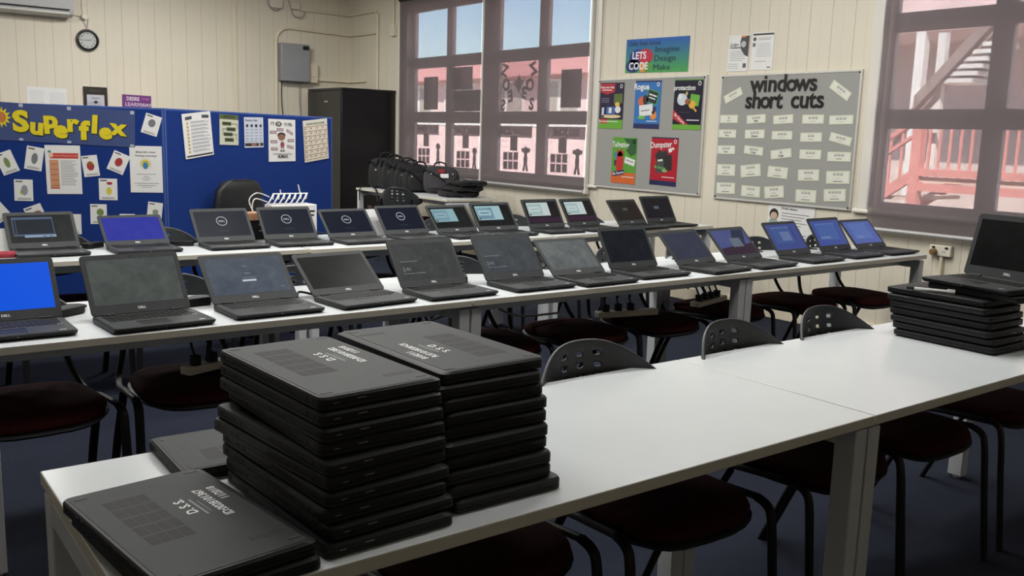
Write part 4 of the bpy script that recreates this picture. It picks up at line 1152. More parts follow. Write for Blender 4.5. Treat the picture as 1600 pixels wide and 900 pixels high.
def f1(S):
    S.rect(0, 0, 1, .20, (104, 168, 52), 2); S.poly([(.0, .98), (.62, .98), (.62, .80), (.3, .74), (.0, .8)], (176, 38, 52)); S.text('Keep your data', .3, .9, .03, wt, 2, .02); S.rect(.08, .83, .5, .85, wt, 2)
    for v in (.66, .62, .58): S.rect(.06, v - .008, .4, v + .008, (120, 120, 150))
    S.rect(.6, .55, .95, .76, (90, 110, 52), 1, 3); S.ell(.75, .53, .1, .05, (226, 190, 90), 2)
    S.rect(.1, .24, .2, .46, (198, 206, 220)); S.rect(.3, .3, .66, .48, (70, 104, 170)); S.rect(.4, .34, .52, .46, wt, 2); S.ell(.5, .27, .42, .04, (226, 206, 160), 1); S.ell(.78, .42, .12, .08, wt, 1)
    S.rect(.05, .11, .36, .21, (190, 40, 50), 3); S.text('Be Secure', .21, .16, .03, wt, 4, .02); S.rect(.4, .15, .8, .165, wt, 3)
def f2(S):
    S.text('Rogue', .24, .87, .075, wt, 2, .03); S.rect(.12, .79, .4, .81, (40, 70, 130)); S.rect(0, 0, 1, .1, (28, 36, 90), 2); S.rect(0, .97, 1, 1, (28, 36, 90), 2)
    S.rect(.46, .52, .9, .80, (84, 160, 60), 1, -14); S.rect(.49, .54, .87, .78, (24, 44, 48), 2, -14); S.rect(.55, .68, .85, .71, wt, 3, -14); S.rect(.55, .62, .8, .645, wt, 3, -14)
    S.ell(.27, .57, .14, .1, (206, 104, 64), 1); S.ell(.42, .6, .1, .1, (54, 34, 40), 2); S.rect(.2, .27, .72, .5, wt, 3, 6); S.rect(.27, .37, .6, .385, (70, 70, 80), 4, 6); S.ell(.75, .28, .13, .09, (222, 140, 60), 2); S.rect(.72, .3, .82, .46, (60, 30, 44), 3, -25); S.ell(.3, .23, .15, .04, (110, 180, 70), 4); S.rect(.5, .15, .9, .165, wt)
def f3(S):
    S.rect(0, .98, 1, 1, (84, 150, 50), 2); S.text('protection', .36, .83, .058, wt, 2, .025); S.ell(.3, .6, .18, .12, (206, 212, 222)); S.ell(.22, .66, .07, .06, wt, 2); S.ell(.5, .56, .1, .06, (150, 90, 50), 2)
    S.rect(.58, .48, .9, .70, (104, 176, 62), 1, -8); S.ell(.66, .5, .12, .08, (226, 172, 60), 2); S.rect(.7, .38, .84, .42, (226, 172, 60), 2, -40); S.ell(.45, .72, .04, .04, (200, 180, 110), 2)
    S.poly([(0, .40), (0, .22), (.34, .1), (.56, .1)], (190, 36, 48), 2); S.text('Be Secure', .24, .215, .035, wt, 3, .02, -33); S.rect(.5, .18, .94, .2, wt, 2); S.rect(0, 0, 1, .1, (104, 170, 52), 3); S.rect(.2, .34, .6, .35, (70, 70, 100), 1)
def f4(S):
    S.text('Tailgating', .34, .84, .07, wt, 3, .02, sx=.85); S.poly([(.45, .98), (.98, .98), (.98, .66), (.78, .60), (.58, .72), (.66, .84)], (44, 92, 48), 1); S.rect(0, 0, 1, .24, (214, 104, 44), 2)
    S.ell(.34, .44, .15, .26, (196, 40, 44), 3); S.poly([(.2, .66), (.25, .76), (.3, .68), (.38, .77), (.42, .68), (.5, .72), (.46, .6), (.24, .58)], (196, 40, 44), 3); S.ell(.2, .6, .1, .09, (60, 130, 160), 2); S.rect(.1, .38, .26, .5, (70, 40, 70), 2)
    S.rect(.54, .42, .96, .56, wt, 4, -12); S.rect(.6, .49, .9, .505, (60, 70, 70), 5, -12); S.rect(.06, .17, .54, .27, (30, 36, 84), 5, 10); S.text('Be Secure', .3, .22, .036, wt, 6, .02, 10); S.rect(.44, .14, .94, .155, wt, 3)
def f5(S):
    S.text('Dumpster', .36, .84, .075, wt, 2, .02, 4, sx=.85); S.rect(.22, .26, .52, .62, (70, 74, 70), 1, -3); S.rect(.5, .32, .80, .64, (34, 34, 36), 2, 4); S.ell(.35, .6, .17, .11, (40, 40, 42), 3); S.poly([(.22, .66), (.3, .74), (.44, .7), (.56, .74), (.66, .66), (.5, .6)], (46, 46, 48), 4)
    S.rect(.66, .7, .78, .78, wt, 4, 20); S.rect(.78, .75, .86, .8, wt, 4, -14); S.rect(.28, .5, .46, .54, wt, 5, 8); S.text('Be Secure', .37, .37, .034, (120, 200, 110), 5, .02, -4); S.ell(.55, .31, .1, .03, (150, 180, 110), 4); S.rect(.46, .17, .92, .185, wt, 3); S.rect(0, .975, 1, 1, (28, 36, 80), 3)
security(-6.490, 1.687, (40, 30, 58), (104, 168, 52), 'poster with a red heading and purple ground, upper left of the pinboard', f1)
security(-6.017, 1.693, (52, 116, 186), (28, 36, 90), 'blue poster reading Rogue, upper middle of the pinboard', f2)
security(-5.533, 1.690, (26, 24, 46), (104, 170, 52), 'dark navy poster reading protection, upper right of the pinboard', f3)
security(-6.286, 1.183, (92, 160, 60), (214, 104, 44), 'green and orange poster reading Tailgating, lower left of the pinboard', f4)
security(-5.775, 1.194, (178, 30, 48), (28, 36, 80), 'red poster reading Dumpster, lower right of the pinboard', f5)
# short cuts board: cut-out letters and cards
for word, u, z_, size, sp in (('windows', -4.862, 1.842, .185, .0885), ('short', -4.912, 1.715, .185, .083), ('cuts', -4.478, 1.715, .185, .084)):
    x = u
    for i, ch in enumerate(word):
        wd = {'w': 1.28, 'i': .55, 'm': 1.4, 'r': .74, 't': .72, 's': .86}.get(ch, 1.0)
        mb = MB(); mb.text(ch, size, Matrix.Identity(4), 0, .018, 'CENTER', .012)
        o = mb.build('cutout_letter', flat((18, 18, 19), .35), smooth=False)
        dz = .0 if ch not in 'dhtl' else 0.0
        o.matrix_world = frame_w(x + sp * wd / 2, z_ - 0.002 + dz, BO + .003, rnd.uniform(-3, 3))
        nth = word[:i].count(ch)
        tag(o, 'black cut-out letter %s, %s letter of the word %s on the pinboard' % (ch, ORD[i], word), 'letter', 'black cut-out letters on the short cuts board')
        x += sp * wd
CARDS = {'a1': (-5.042, 1.759, .188, .067, 23.4), 'a2': (-4.049, 1.779, .190, .067, -32.6),
 'r1c1': (-5.070, 1.569, .188, .066, .6), 'r1c2': (-4.793, 1.570, .187, .068, 3.8), 'r1c3': (-4.533, 1.568, .186, .068, 3.7), 'r1c4': (-4.263, 1.570, .191, .068, .4), 'r1c5': (-4.022, 1.567, .2, .066, 1.7),
 'r2c1': (-5.076, 1.450, .184, .067, -.1), 'r2c2': (-4.797, 1.451, .195, .07, 1.7), 'r2c3': (-4.533, 1.446, .192, .066, 1.2), 'r2c4': (-4.268, 1.436, .191, .069, 1.6), 'r2c5': (-4.014, 1.427, .186, .064, -12.4),
 'r3c1': (-5.079, 1.318, .191, .07, 1.2), 'r3c2': (-4.796, 1.321, .191, .066, -4), 'r3c3': (-4.529, 1.303, .194, .07, 7.4), 'r3c4': (-4.262, 1.307, .193, .072, .4), 'r3c5': (-4.013, 1.299, .198, .07, 1),
 'r4c1': (-5.065, 1.153, .192, .094, 1.4), 'r4c2': (-4.812, 1.159, .2, .099, 6.9), 'r4c3': (-4.547, 1.158, .189, .088, -2.6), 'r4c4': (-4.263, 1.151, .189, .086, 3.1), 'r4c5': (-4.008, 1.147, .199, .095, 3.1),
 'r5c1': (-5.056, 1.003, .198, .093, 2.3), 'r5c2': (-4.797, .993, .189, .088, -.5), 'r5c3': (-4.567, 1.002, .186, .094, 6.5), 'r5c4': (-4.272, .992, .185, .095, 1), 'r5c5': (-4.022, 1.015, .186, .092, 4.3)}
CT = {'r1c1': 'Switch keys', 'r1c2': 'Find', 'r1c3': 'Lock the computer', 'r1c4': 'Rename or Replace', 'r1c5': 'Change the case of text', 'r2c1': 'Print', 'r2c2': 'Zoom', 'r2c3': 'Open a new window', 'r2c4': 'End of line', 'r2c5': 'Restore a window',
      'r3c1': 'Paste', 'r3c2': 'Copy', 'r3c3': 'Help', 'r3c4': 'Open a program', 'r3c5': 'Underline', 'r4c1': 'Right align text', 'r4c2': 'Highlight everything', 'r4c3': 'Go to the beginning of line', 'r4c4': 'Go to the beginning of document', 'r4c5': 'Double space the selected',
      'r5c1': 'Increase font size', 'r5c2': 'Jump to the beginning', 'r5c3': 'Centre text', 'r5c4': 'Left align text', 'r5c5': 'Decrease font size', 'a1': 'Close the window', 'a2': 'Show the desktop'}
laminated = mat('laminated_card', (216, 222, 196), 0.25, noise=0.03, nscale=12)
for k, (u, z_, w, h, ro) in CARDS.items():
    S = Sheet(w, h, laminated); S.rect(.06, .1, .94, .9, (226, 226, 214)); ink = (56, 56, 56)
    nk = 1 if k in ('r1c1', 'r3c3') else 2 if k in ('r2c4', 'r4c3') else 4 if k in ('r5c1', 'r5c5') else 3
    aw = .067 / h
    for i in range(nk):
        c = .5 + (i - (nk - 1) / 2) * .15; S.rect(c - .055, 1 - .47 * aw, c + .055, 1 - .22 * aw, (120, 122, 118), 2); S.rect(c - .042, 1 - .40 * aw, c + .042, 1 - .24 * aw, (200, 202, 194), 3)
    t = CT[k]
    S.text(t, .5, .28 if h < .08 else .42, min(.03, .31 * w / max(len(t), 4) * 1.9 / 1.0 * .9), ink, 3, .02)
    if h > .08: S.rect(.3, .17, .7, .23, (110, 110, 108), 2)
    lab = {'a1': 'slanted short cut card left of the word short on the pinboard', 'a2': 'slanted short cut card in the upper right corner of the pinboard'}.get(k) or 'white short cut card on the pinboard, %s row down, %s from left' % (ORD[int(k[1]) - 1], ORD[int(k[3]) - 1])
    S.done('shortcut_card', lab, 'card', frame_w(u, z_, BO, ro), 'short cut cards on the right pinboard')
# posters above the boards
S = Sheet(.775, .299, flat((34, 108, 150), .3))
for i in range(10): S.rect(0, i / 10, 1, (i + 1) / 10, tuple(int((70, 158, 84)[j] + ((30, 96, 176)[j] - (70, 158, 84)[j]) * i / 9) for j in range(3)))
nv = (20, 30, 62)
S.text('Dalby State School', .30, .86, .052, nv, 3, .01); S.text('Imagine', .475, .66, .072, nv, 6, .0, align='LEFT', sx=1.35); S.text('Design', .465, .40, .072, nv, 6, .0, align='LEFT', sx=1.35); S.text('Make', .46, .14, .072, nv, 6, .0, align='LEFT', sx=1.35)
S.ell(.2, .44, .14, .26, (40, 50, 140), 2); S.ell(.33, .48, .12, .22, (190, 36, 66), 3); S.ell(.13, .2, .12, .2, (28, 40, 110), 2); S.ell(.29, .16, .05, .16, (226, 140, 50), 4); S.ell(.38, .16, .08, .16, (86, 150, 70), 3)
S.text("LETS", .225, .50, .088, wt, 5, .03); S.text('CODE', .22, .19, .088, wt, 5, .03)
S.done('poster', 'blue-green school poster reading LETS CODE above the left pinboard', 'poster', frame_w(-5.953, 2.126, .002, -1))
S = Sheet(.21, .285, M['paper']); S.text('Coding', .28, .74, .03, (60, 62, 66), 2, .02); S.text('Challenge', .33, .66, .03, (60, 62, 66), 2, .02); S.lines(.1, .9, [.55 - .05 * k for k in range(6)], (150, 150, 150), .012, .3)
S.poly([(.98, .98), (.6, .98), (.55, .8), (.62, .6), (.8, .45), (.98, .4)], (70, 70, 74)); S.rect(.62, .93, .8, .98, (216, 120, 60), 2); S.ell(.72, .75, .12, .09, (190, 190, 190), 3); S.lines(.06, .6, (.2, .14, .08), (160, 160, 160), .012); S.rect(.76, .1, .92, .22, (90, 90, 90))
S.done('notice', 'white flyer with a dark curved photo corner, above the short cuts board', 'notice', frame_w(-5.030, 2.094, .003, -2))
S = Sheet(.215, .292, M['paper']); S.rect(.03, .92, .97, .965, (54, 48, 48)); S.ell(.12, .82, .08, .05, (90, 92, 94)); S.lines(.28, .9, (.84, .80), (150, 150, 150), .014); S.rect(.04, .62, .17, .72, (110, 110, 110)); S.lines(.25, .92, [.7 - .035 * k for k in range(11)], (186, 186, 186), .01); S.rect(.2, .22, .7, .235, (150, 150, 150)); S.rect(.76, .05, .92, .08, (90, 90, 90))
S.done('notice', 'white typed sheet with a dark top strip, right of the photo-corner flyer', 'notice', frame_w(-4.793, 2.100, .002, -1))
S = Sheet(.43, .30, M['paper']); S.ell(.135, .70, .10, .15, (34, 30, 30), 2); S.ell(.135, .66, .075, .10, (206, 178, 152), 3); S.ell(.135, .50, .1, .09, (150, 176, 160), 2); S.text('Digital citizens', .46, .88, .026, (50, 50, 54), 2, .02); S.lines(.3, .95, [.76 - .075 * k for k in range(9)], (110, 110, 116), .018, .35)
S.done('notice', 'white information sheet with a drawn head, on the wall below the short cuts board', 'notice', frame_w(-4.407, .765, .002, -1.5))
# power outlet
po = empty('power_outlet', (XW, 3.17, .700)); tag(po, 'white double power outlet with a brown plug, below the right blind', 'power outlet')
mb = MB(); mb.box((-0.035, -0.075, -0.037), (0, 0.075, 0.037)); mb.build('faceplate', M['plug'], po, bevel=0.005)
mb = MB()
for a, b in ((0.045, 0.022), (-0.045, 0.022)): mb.box((-0.040, a - 0.01, b - 0.006), (-0.035, a + 0.01, b + 0.006))
for a in (-0.036, -0.022): mb.box((-0.0356, a - 0.002, -0.012), (-0.0352, a + 0.002, 0.0))
mb.build('switches', M['lapside'], po)
mb = MB(); mb.cyl((-0.055, 0.035, -0.008), 0.021, 0.04, 16, 0, 'x'); mb.build('brown_plug', mat('brown_plug', (128, 96, 58), 0.4, noise=0.05), po, bevel=0.004)
mb = MB(); mb.tube([(-0.02, -0.01, -0.037), (-0.02, -0.01, -0.59)], 0.012, 8); mb.build('conduit', M['cream'], po)

# ------------------------------------------------------------------ paper shapes stuck on the corner window
XG = XW + 0.076
pd_ = paper_backlit('dark_backlit_card', (120, 112, 116), .12); pl_ = paper_backlit('pale_backlit_paper', (240, 230, 232), .8); pm_ = paper_backlit('mid_backlit_paper', (178, 166, 168), .28)
def wsheet(name, u, z_, w, h, label, group, fn=None, base=None, rot=0):
    S = Sheet(w, h, base or pd_, .0006)
    if fn: fn(S)
    S.done(name, label, 'paper', frame_w(u, z_, .004, rot, XG), group)
GWp = 'papers stuck on the corner window'
wsheet('window_paper', -9.846, 1.867, .328, .396, 'grey backlit sheet alone in the left middle pane of the corner window', GWp, lambda S: S.lines(.15, .85, [.85 - .07 * k for k in range(10)], pm_, .015))
wsheet('window_paper', -9.155, 2.026, .42, .26, 'upper dark sheet in the second middle pane of the corner window', GWp)
wsheet('window_paper', -9.031, 1.768, .62, .24, 'wide lower dark sheet in the second middle pane of the corner window', GWp)
wsheet('window_paper', -7.190, 1.867, .315, .378, 'grey backlit sheet in the right middle pane of the corner window', GWp, lambda S: S.lines(.15, .85, [.85 - .07 * k for k in range(10)], pm_, .015))
def zones(S):
    for ch, u, v, ro, mi in (('Z', .1, .84, -20, 0), ('O', .15, .54, -20, 0), ('E', .28, .30, 12, 1), ('S', .08, .11, -10, 1), ('Z', .88, .84, 20, 1), ('O', .80, .52, 20, 0), ('E', .65, .36, -12, 0), ('S', .85, .13, -8, 0)): S.text(ch, u, v, .17, pd_, 2, .05, ro, mirror=bool(mi))
    S.poly([(.5, .78), (.56, .62), (.66, .66), (.58, .5), (.5, .36), (.42, .5), (.34, .6), (.45, .64)], pm_, 2)
wsheet('window_paper', -8.06, 1.905, .66, .515, 'pale sheet spelling ZONES twice in crossing letters, third middle pane', GWp, zones, pl_)
def kid_poly(S, girl):
    S.ell(.5, .84, .3, .15, pd_, 2)
    S.poly([(.36, .72), (.64, .72), (.72, .5), (.68, .36), (.82, .04), (.58, .02), (.5, .26), (.42, .02), (.18, .04), (.32, .36), (.28, .5)], pd_, 1)
    if girl:
        for s in (.14, .86): S.ell(s, .86, .12, .09, pd_, 1)
for i, (nm, u, girl, uc, zc, uk, zk) in enumerate((('BLUE ZONE', -9.91, 0, -9.99, 1.10, -9.66, 1.13), ('GREEN ZONE', -9.02, 0, -9.11, 1.09, -8.87, 1.10), ('YELLOW ZONE', -8.10, 1, -8.17, 1.11, -7.90, 1.135), ('RED ZONE', -7.26, 1, -7.34, 1.115, -7.05, 1.14))):
    pane = ('left', 'second', 'third', 'right')[i]
    w_ = .60 if i else .52
    wsheet('heading_strip', u + .02 * (i == 3), 1.425, w_, .125, 'reversed heading strip %s across the %s lower pane' % (nm, pane), GWp, lambda S: S.text(nm, .5, .5, .098, pd_, 2, .05, mirror=True, sx=.86), pm_)
    wsheet('window_paper', uc + .05, 1.30, .13, .16, 'dark tag hanging under the heading strip in the %s lower pane' % pane, GWp)
    S = Sheet(.28, .2, pl_, .0005)
    for a in range(3):
        for b in range(2): S.rect(.02 + .34 * a, .04 + .5 * b, .29 + .34 * a, .46 + .5 * b, pd_, 1)
    S.done('window_paper', 'sheet of six small dark cards in the %s lower pane' % pane, 'paper', frame_w(uc, zc, .004, 1, XG), GWp)
    S = Sheet(.05, .02, pd_, .0005); S.w, S.h = .16, .27
    kid_poly(S, girl)
    S.done('child_cutout', 'dark cut-out child figure in the %s lower pane of the corner window' % pane, 'cut-out', frame_w(uk, zk, .005, 0, XG), GWp)

# ------------------------------------------------------------------ bags on the table by the window
def bag(x, y, z_, rx, rz, label, w=.38, d=.09, h=.29, m='bag', lying=False, tagc=None):
    root = empty('laptop_bag', (x, y, z_)); tag(root, label, 'bag', 'black laptop bags heaped on the window table')
    root.rotation_euler = (rx, 0, rz)
    mb = MB(); rings = []
    for t, k in ((0, .80), (.12, .97), (.3, 1.03), (.55, 1.02), (.8, .95), (.94, .82), (1.0, .55)):
        rings.append([(a * k + rnd.uniform(-.006, .006), b * (k if t < .9 else .7) + rnd.uniform(-.005, .005), h * t) for a, b in rrect(w, d, d * .38, 4)])
    mb.loft(rings); o = mb.build('body', M[m], root, angle=70); s = o.modifiers.new('sub', 'SUBSURF'); s.levels = s.render_levels = 1
    mb = MB(); rings = []
    for t, k in ((0.05, .84), (.3, 1), (.6, .9), (.72, .7)):
        rings.append([(a * k, b * k - d * .48, h * t) for a, b in rrect(w * .82, d * .5, d * .2, 3)])
    mb.loft(rings); mb.build('pocket', M[m], root, angle=70)
    mb = MB(); mb.tube(smooth_path([(-.07, 0, h * .96), (-.06, -.01, h + .04), (0, -.015, h + .06), (.06, -.01, h + .04), (.07, 0, h * .96)], 4), .009, 6, flat=.6); mb.build('handle', M['bag'], root)
    mb = MB(); q = rnd.uniform(-.05, .05); mb.tube(smooth_path([(-w * .48, 0, h * .8), (-w * .4, -d * .7, h * .9 + q), (-w * .1, -d * .95, h * .45), (w * .2, -d * .95, h * .3 + q), (w * .42, -d * .6, h * .6), (w * .48, 0, h * .8)], 5), .011, 6, flat=.4); mb.build('shoulder_strap', M['bag'], root)
    mb = MB()
    for sx in (-1, 1): mb.box((sx * w * .30 - .008, -d * .8, h * .55), (sx * w * .30 + .008, -d * .74, h * .60))
    mb.build('buckle', M['silver'], root)
    if tagc:
        mb = MB(); mb.box((-.02, -d * .80, h * .42), (.07, -d * .76, h * .58)); mb.build('name_tag', M['paper'], root)
        mb = MB(); mb.box((-.04, -d * .80, h * .62), (.03, -d * .755, h * .76)); mb.build('red_badge', flat((150, 24, 34)), root)
    return root
ZT = 0.7205
for i, y in enumerate((9.66, 9.51, 9.36, 9.21, 9.06, 8.91)):
    bag(5.40 + .03 * (i % 2), y, ZT, R(-8 - 2 * (i % 3)), R(6 * (i % 3) - 26), 'upright black laptop bag in the heap, %s from the partition end' % ORD[i], .42, .12, .36 - .015 * i)
bag(5.50, 8.58, ZT + .02, R(-34), R(-24), 'dark grey laptop bag with a white tag and red badge, leaning on the heap', .40, .11, .32, 'bag2', tagc=True)
for i in range(3):
    b = bag(5.50 + .02 * i, 8.36 - .02 * i, ZT + .035 + .058 * i, R(90), R(-8 + 7 * i), 'flat black laptop bag, %s up in the lying pile by the blind' % ORD[i], .40, .055, .34)
    b.location.z = ZT + .032 + .056 * i; b.location.y += -.30 + .33
for i, (y0, pts) in enumerate(((9.62, [(5.10, 9.70, .76), (5.08, 9.72, .70), (5.07, 9.70, .58)]), (8.05, [(5.2, 8.2, .80), (5.35, 8.02, .92), (5.55, 7.96, .84), (5.6, 8.05, .745)]), (9.2, [(5.10, 9.42, .745), (5.075, 9.30, .72), (5.06, 9.24, .60)]))):
    mb = MB(); mb.tube(smooth_path(pts, 6), .012, 6, flat=.4); tag(mb.build('bag_strap', M['bag']), ('loose black strap over the table corner nearest the cabinet', 'black strap looping up over the flat bag pile', 'black strap hanging over the bag table edge below the upright bags')[i], 'strap')

# ------------------------------------------------------------------ odds and ends on and below the tables
def adapter(x, y, z_, rz, label, path):
    root = empty('power_adapter', (x, y, z_), rz); tag(root, label, 'power adapter', 'black laptop power adapters')
    mb = MB(); mb.prism(rrect(.125, .055, .012, 3), 0.0005, .030); mb.build('brick', M['chair_leg'], root, bevel=.005)
    mb = MB(); mb.tube(smooth_path(path, 6), .0045, 6); mb.build('cord', M['chair_leg'], root)
    return root
c0 = [(.06, 0, .014), (.11, .02, .012), (.14, .09, .006), (.08, .13, .006), (.0, .1, .007), (-.05, .14, .007)]
c1 = [(.06, 0, .014), (.1, -.02, .03), (.13, .03, .012), (.2, .05, .007), (.24, .0, .007)]
adapter(.655, 3.41, .7205, R(35), 'black power adapter between the bright blue and dusty screens', c0)
adapter(1.085, 3.39, .7205, R(12), 'black power adapter left of the password-screen laptop', c0)
adapter(1.15, 5.24, .7205, R(40), 'black power adapter between the setup and indigo screens', c0)
adapter(1.595, 5.16, .7205, R(-18), 'black power adapter right of the indigo-screen laptop', c1)
adapter(2.40, 5.27, .7205, R(30), 'black power adapter between the second and third logo screens', c1)
adapter(2.30, 3.42, .7205, R(60), 'black power adapter between the two 2:41 laptops', c0)
adapter(2.70, 3.42, .7205, R(20), 'black power adapter left of the hazy screen', c1)
adapter(3.48, 3.43, .7205, R(25), 'black power adapter left of the slate violet screen', c0)
adapter(3.91, 3.44, .7205, R(40), 'black power adapter left of the violet-reflection laptop', c0)
adapter(4.36, 3.44, .7205, R(20), 'black power adapter left of the small pale dialog laptop', c1)
adapter(4.33, 5.26, .7205, R(20), 'black power adapter between the two purple-band laptops', c1)
adapter(4.74, 5.28, .7205, R(20), 'black power adapter left of the brownish screen', c0)
adapter(4.80, 3.43, .7205, R(5), 'black power adapter behind the second blue-screen laptop from the right', c1)
# white cord and hub near logo laptops
def cable(label, pts, r=.005, m='lapside', name='cable'):
    mb = MB(); mb.tube(smooth_path(pts, 6), r, 6); return tag(mb.build(name, M[m]), label, 'cable')
cable('black cord beside the black-screen middle-row laptop', [(1.47, 3.33, .727), (1.5, 3.38, .74), (1.56, 3.36, .727), (1.60, 3.30, .727)])
cable('grey cable arching between the chairs under the middle row', [(2.05, 3.52, .50), (2.25, 3.46, .56), (2.45, 3.45, .60), (2.66, 3.46, .52), (2.95, 3.5, .50)], .006, 'grey_box')
cable('black cable drooping under the centre middle-row table', [(2.12, 3.5, .66), (2.2, 3.5, .50), (2.32, 3.48, .46), (2.5, 3.5, .64)], .006)
cable('black cable drooping under the wall-end middle-row table', [(4.32, 3.55, .66), (4.36, 3.52, .52), (4.46, 3.52, .49), (4.52, 3.55, .66)], .005)
def power_board(x, y, z_, rz, label, plugs):
    root = empty('power_board', (x, y, z_), rz); tag(root, label, 'power board', 'white power boards with plugs')
    mb = MB(); mb.prism(rrect(.36, .06, .012, 3), .0005, .03); mb.build('housing', M['plug'], root, bevel=.004)
    for i in range(plugs):
        mb = MB(); x_ = -.13 + i * .075; mb.prism(rrect(.035, .035, .01, 3, (x_, 0)), .0302, .065); mb.tube(smooth_path([(x_, 0, .06), (x_, .02, .10), (x_ + .03, .06, .13), (x_ + .06, .1, .08)], 4), .005, 6); mb.build('plug', M['lapside'], root)
    return root
power_board(3.98, 3.40, .4765, R(15), 'white power board with black plugs on the seat under the middle row', 4)
power_board(1.19, 3.38, .4765, R(20), 'cream power board with plugs on the chair seat beside the laptop stacks', 2)
power_board(3.30, 3.36, .4765, R(-12), 'power board with plugs on the chair under the near-black screen', 3)
# boxes and things behind the logo laptops
bx = empty('box', (2.10, 5.325, .7205), R(8)); tag(bx, 'dark carton with an open tan flap, between the first two logo screens', 'box')
mb = MB(); mb.box((-.10, -.05, 0), (.10, .06, .155)); mb.build('carton', M['lapside'], bx, bevel=.004)
mb = MB(); mb.box((-.10, -.052, .156), (.10, .058, .16)); mb.box((-.10, -.056, .118), (.10, -.051, .158)); mb.build('flap', mat('tan_card', (176, 130, 96), .7, noise=.1, nscale=20), bx)
mb = MB(); mb.box((-.02, -.052, .085), (.02, -.0505, .095)); mb.box((-.02, -.052, .05), (.015, -.0505, .056)); mb.build('print', M['silver'], bx)
oc = empty('office_chair', (2.35, 6.02, 0), R(24)); tag(oc, 'black chair with a rounded back against the blue partition, a white box before it', 'chair')
mb = MB(); rings = []
for t, kx in ((0, .8), (.15, .97), (.6, 1.0), (.85, .92), (.96, .7), (1.0, .4)):
    rings.append([(a * kx, b + .16 - .03 * t, .56 + .47 * t) for a, b in rrect(.44, .06, .028, 3)])
mb.loft(rings); mb.build('backrest', M['black_plastic'], oc, angle=60)
mb = MB(); mb.prism(rrect(.46, .44, .07, 4, (0, -.06)), .43, .50); mb.build('seat', M['black_plastic'], oc, bevel=.015)
mb = MB(); mb.tube([(0, .0, .43), (0, 0, .1)], .028, 12); mb.build('column', M['chair_leg'], oc)
mb = MB()
for k in range(5): mb.tube([(0, 0, .1), (.27 * math.cos(R(72 * k)), .27 * math.sin(R(72 * k)), .065)], .018, 8)
mb.build('star_base', M['chair_leg'], oc)
for k in range(5):
    mb = MB(); mb.cyl((.27 * math.cos(R(72 * k)), .27 * math.sin(R(72 * k)), .028), .028, .03, 14, 0, 'x'); mb.build('caster', M['chair_leg'], oc)
mb = MB(); mb.tube([(0, .08, .45), (0, .17, .5), (0, .17, .62)], .018, 8); mb.build('back_bracket', M['chair_leg'], oc)
wb_ = empty('box', (2.325, 5.35, .7205), R(3)); tag(wb_, 'white carton with small print behind the second logo screen', 'box')
mb = MB(); mb.box((-.15, -.05, 0), (.15, .055, .20)); mb.build('carton', M['paper'], wb_, bevel=.003)
mb = MB(); mb.box((-.07, -.0515, .13), (-.01, -.0502, .145)); mb.box((.10, -.0515, .155), (.135, -.0502, .165)); mb.box((.10, -.0515, .13), (.13, -.0502, .14)); mb.build('print', M['lapside'], wb_)
wr = empty('wire_rack', (2.29, 5.35, .9215), R(3)); tag(wr, 'white wire desk rack lying on the white carton', 'wire rack')
mb = MB()
for k in range(7):
    x = -.11 + .037 * k; mb.tube(smooth_path([(x - .03, -.05, .008), (x, -.045, .05), (x + .03, 0, .065), (x + .05, .05, .03)], 4), .005, 6)
mb.tube([(-.15, -.05, .008), (.12, -.05, .008)], .004, 6); mb.tube([(-.08, .0, .066), (.15, .0, .066)], .004, 6); mb.tube([(.10, 0, .06), (.085, .0, .12)], .004, 6); mb.tube([(-.03, 0, .06), (-.035, 0, .09)], .004, 6)
mb.build('wires', M['paper'], wr)
mb = MB(); mb.tube(smooth_path([(-.14, -.04, .02), (-.22, -.04, .04), (-.23, -.03, -.04), (-.2, -.045, -.1)], 5), .004, 6); mb.tube(smooth_path([(-.12, -.03, .05), (-.2, -.03, .075), (-.25, -.03, .03), (-.22, -.05, -.06)], 5), .0035, 6); mb.build('loose_leads', M['paper'], wr)
# bottle and papers behind the third and fourth logo screens
bo = empty('bottle', (2.86, 5.33, .7205)); tag(bo, 'small amber brown bottle between the third and fourth logo screens', 'bottle')
mb = MB(); rings = [[(r * math.cos(2 * PI * k / 16), r * math.sin(2 * PI * k / 16), h) for k in range(16)] for r, h in ((.024, 0), (.026, .01), (.026, .115), (.014, .14), (.013, .15))]; mb.loft(rings); mb.build('body', mat('amber', (124, 66, 34), .25, noise=.1), bo, angle=50)
mb = MB(); mb.cyl((0, 0, .165), .015, .03, 14); mb.build('cap', mat('brown_cap', (70, 52, 44), .5, noise=.05), bo)
mb = MB(); mb.prism(rrect(.14, .20, .004, 2), 0, .008, 0, Matrix.Rotation(R(52), 4, 'X')); o = mb.build('document_holder', mat('pale_grey_sheet', (190, 190, 192), .4, noise=.04)); o.location = (2.865, 5.24, .80); tag(o, 'grey-white sheet propped between the third and fourth logo screens', 'sheet')
mb = MB(); mb.prism(rrect(.12, .05, .015, 4), .0005, .03); o = mb.build('pencil_case', mat('dark_red_cloth', (150, 34, 52), .7, noise=.25, nscale=60), bevel=.012); o.location = (.69, 5.02, .7205); tag(o, 'dark red pencil case at the left end of the back row', 'pencil case')
for i, (x, y, rz, lab) in enumerate(((.70, 5.26, 4, 'white paper standing at the far left of the back row'),)):
    mb = MB(); mb.box((-.08, -.002, 0), (.08, .002, .12), 0, Matrix.Rotation(R(-20), 4, 'X')); o = mb.build('paper_sheet', M['paper']); o.location = (x, y, .7205); tag(o, lab, 'paper')
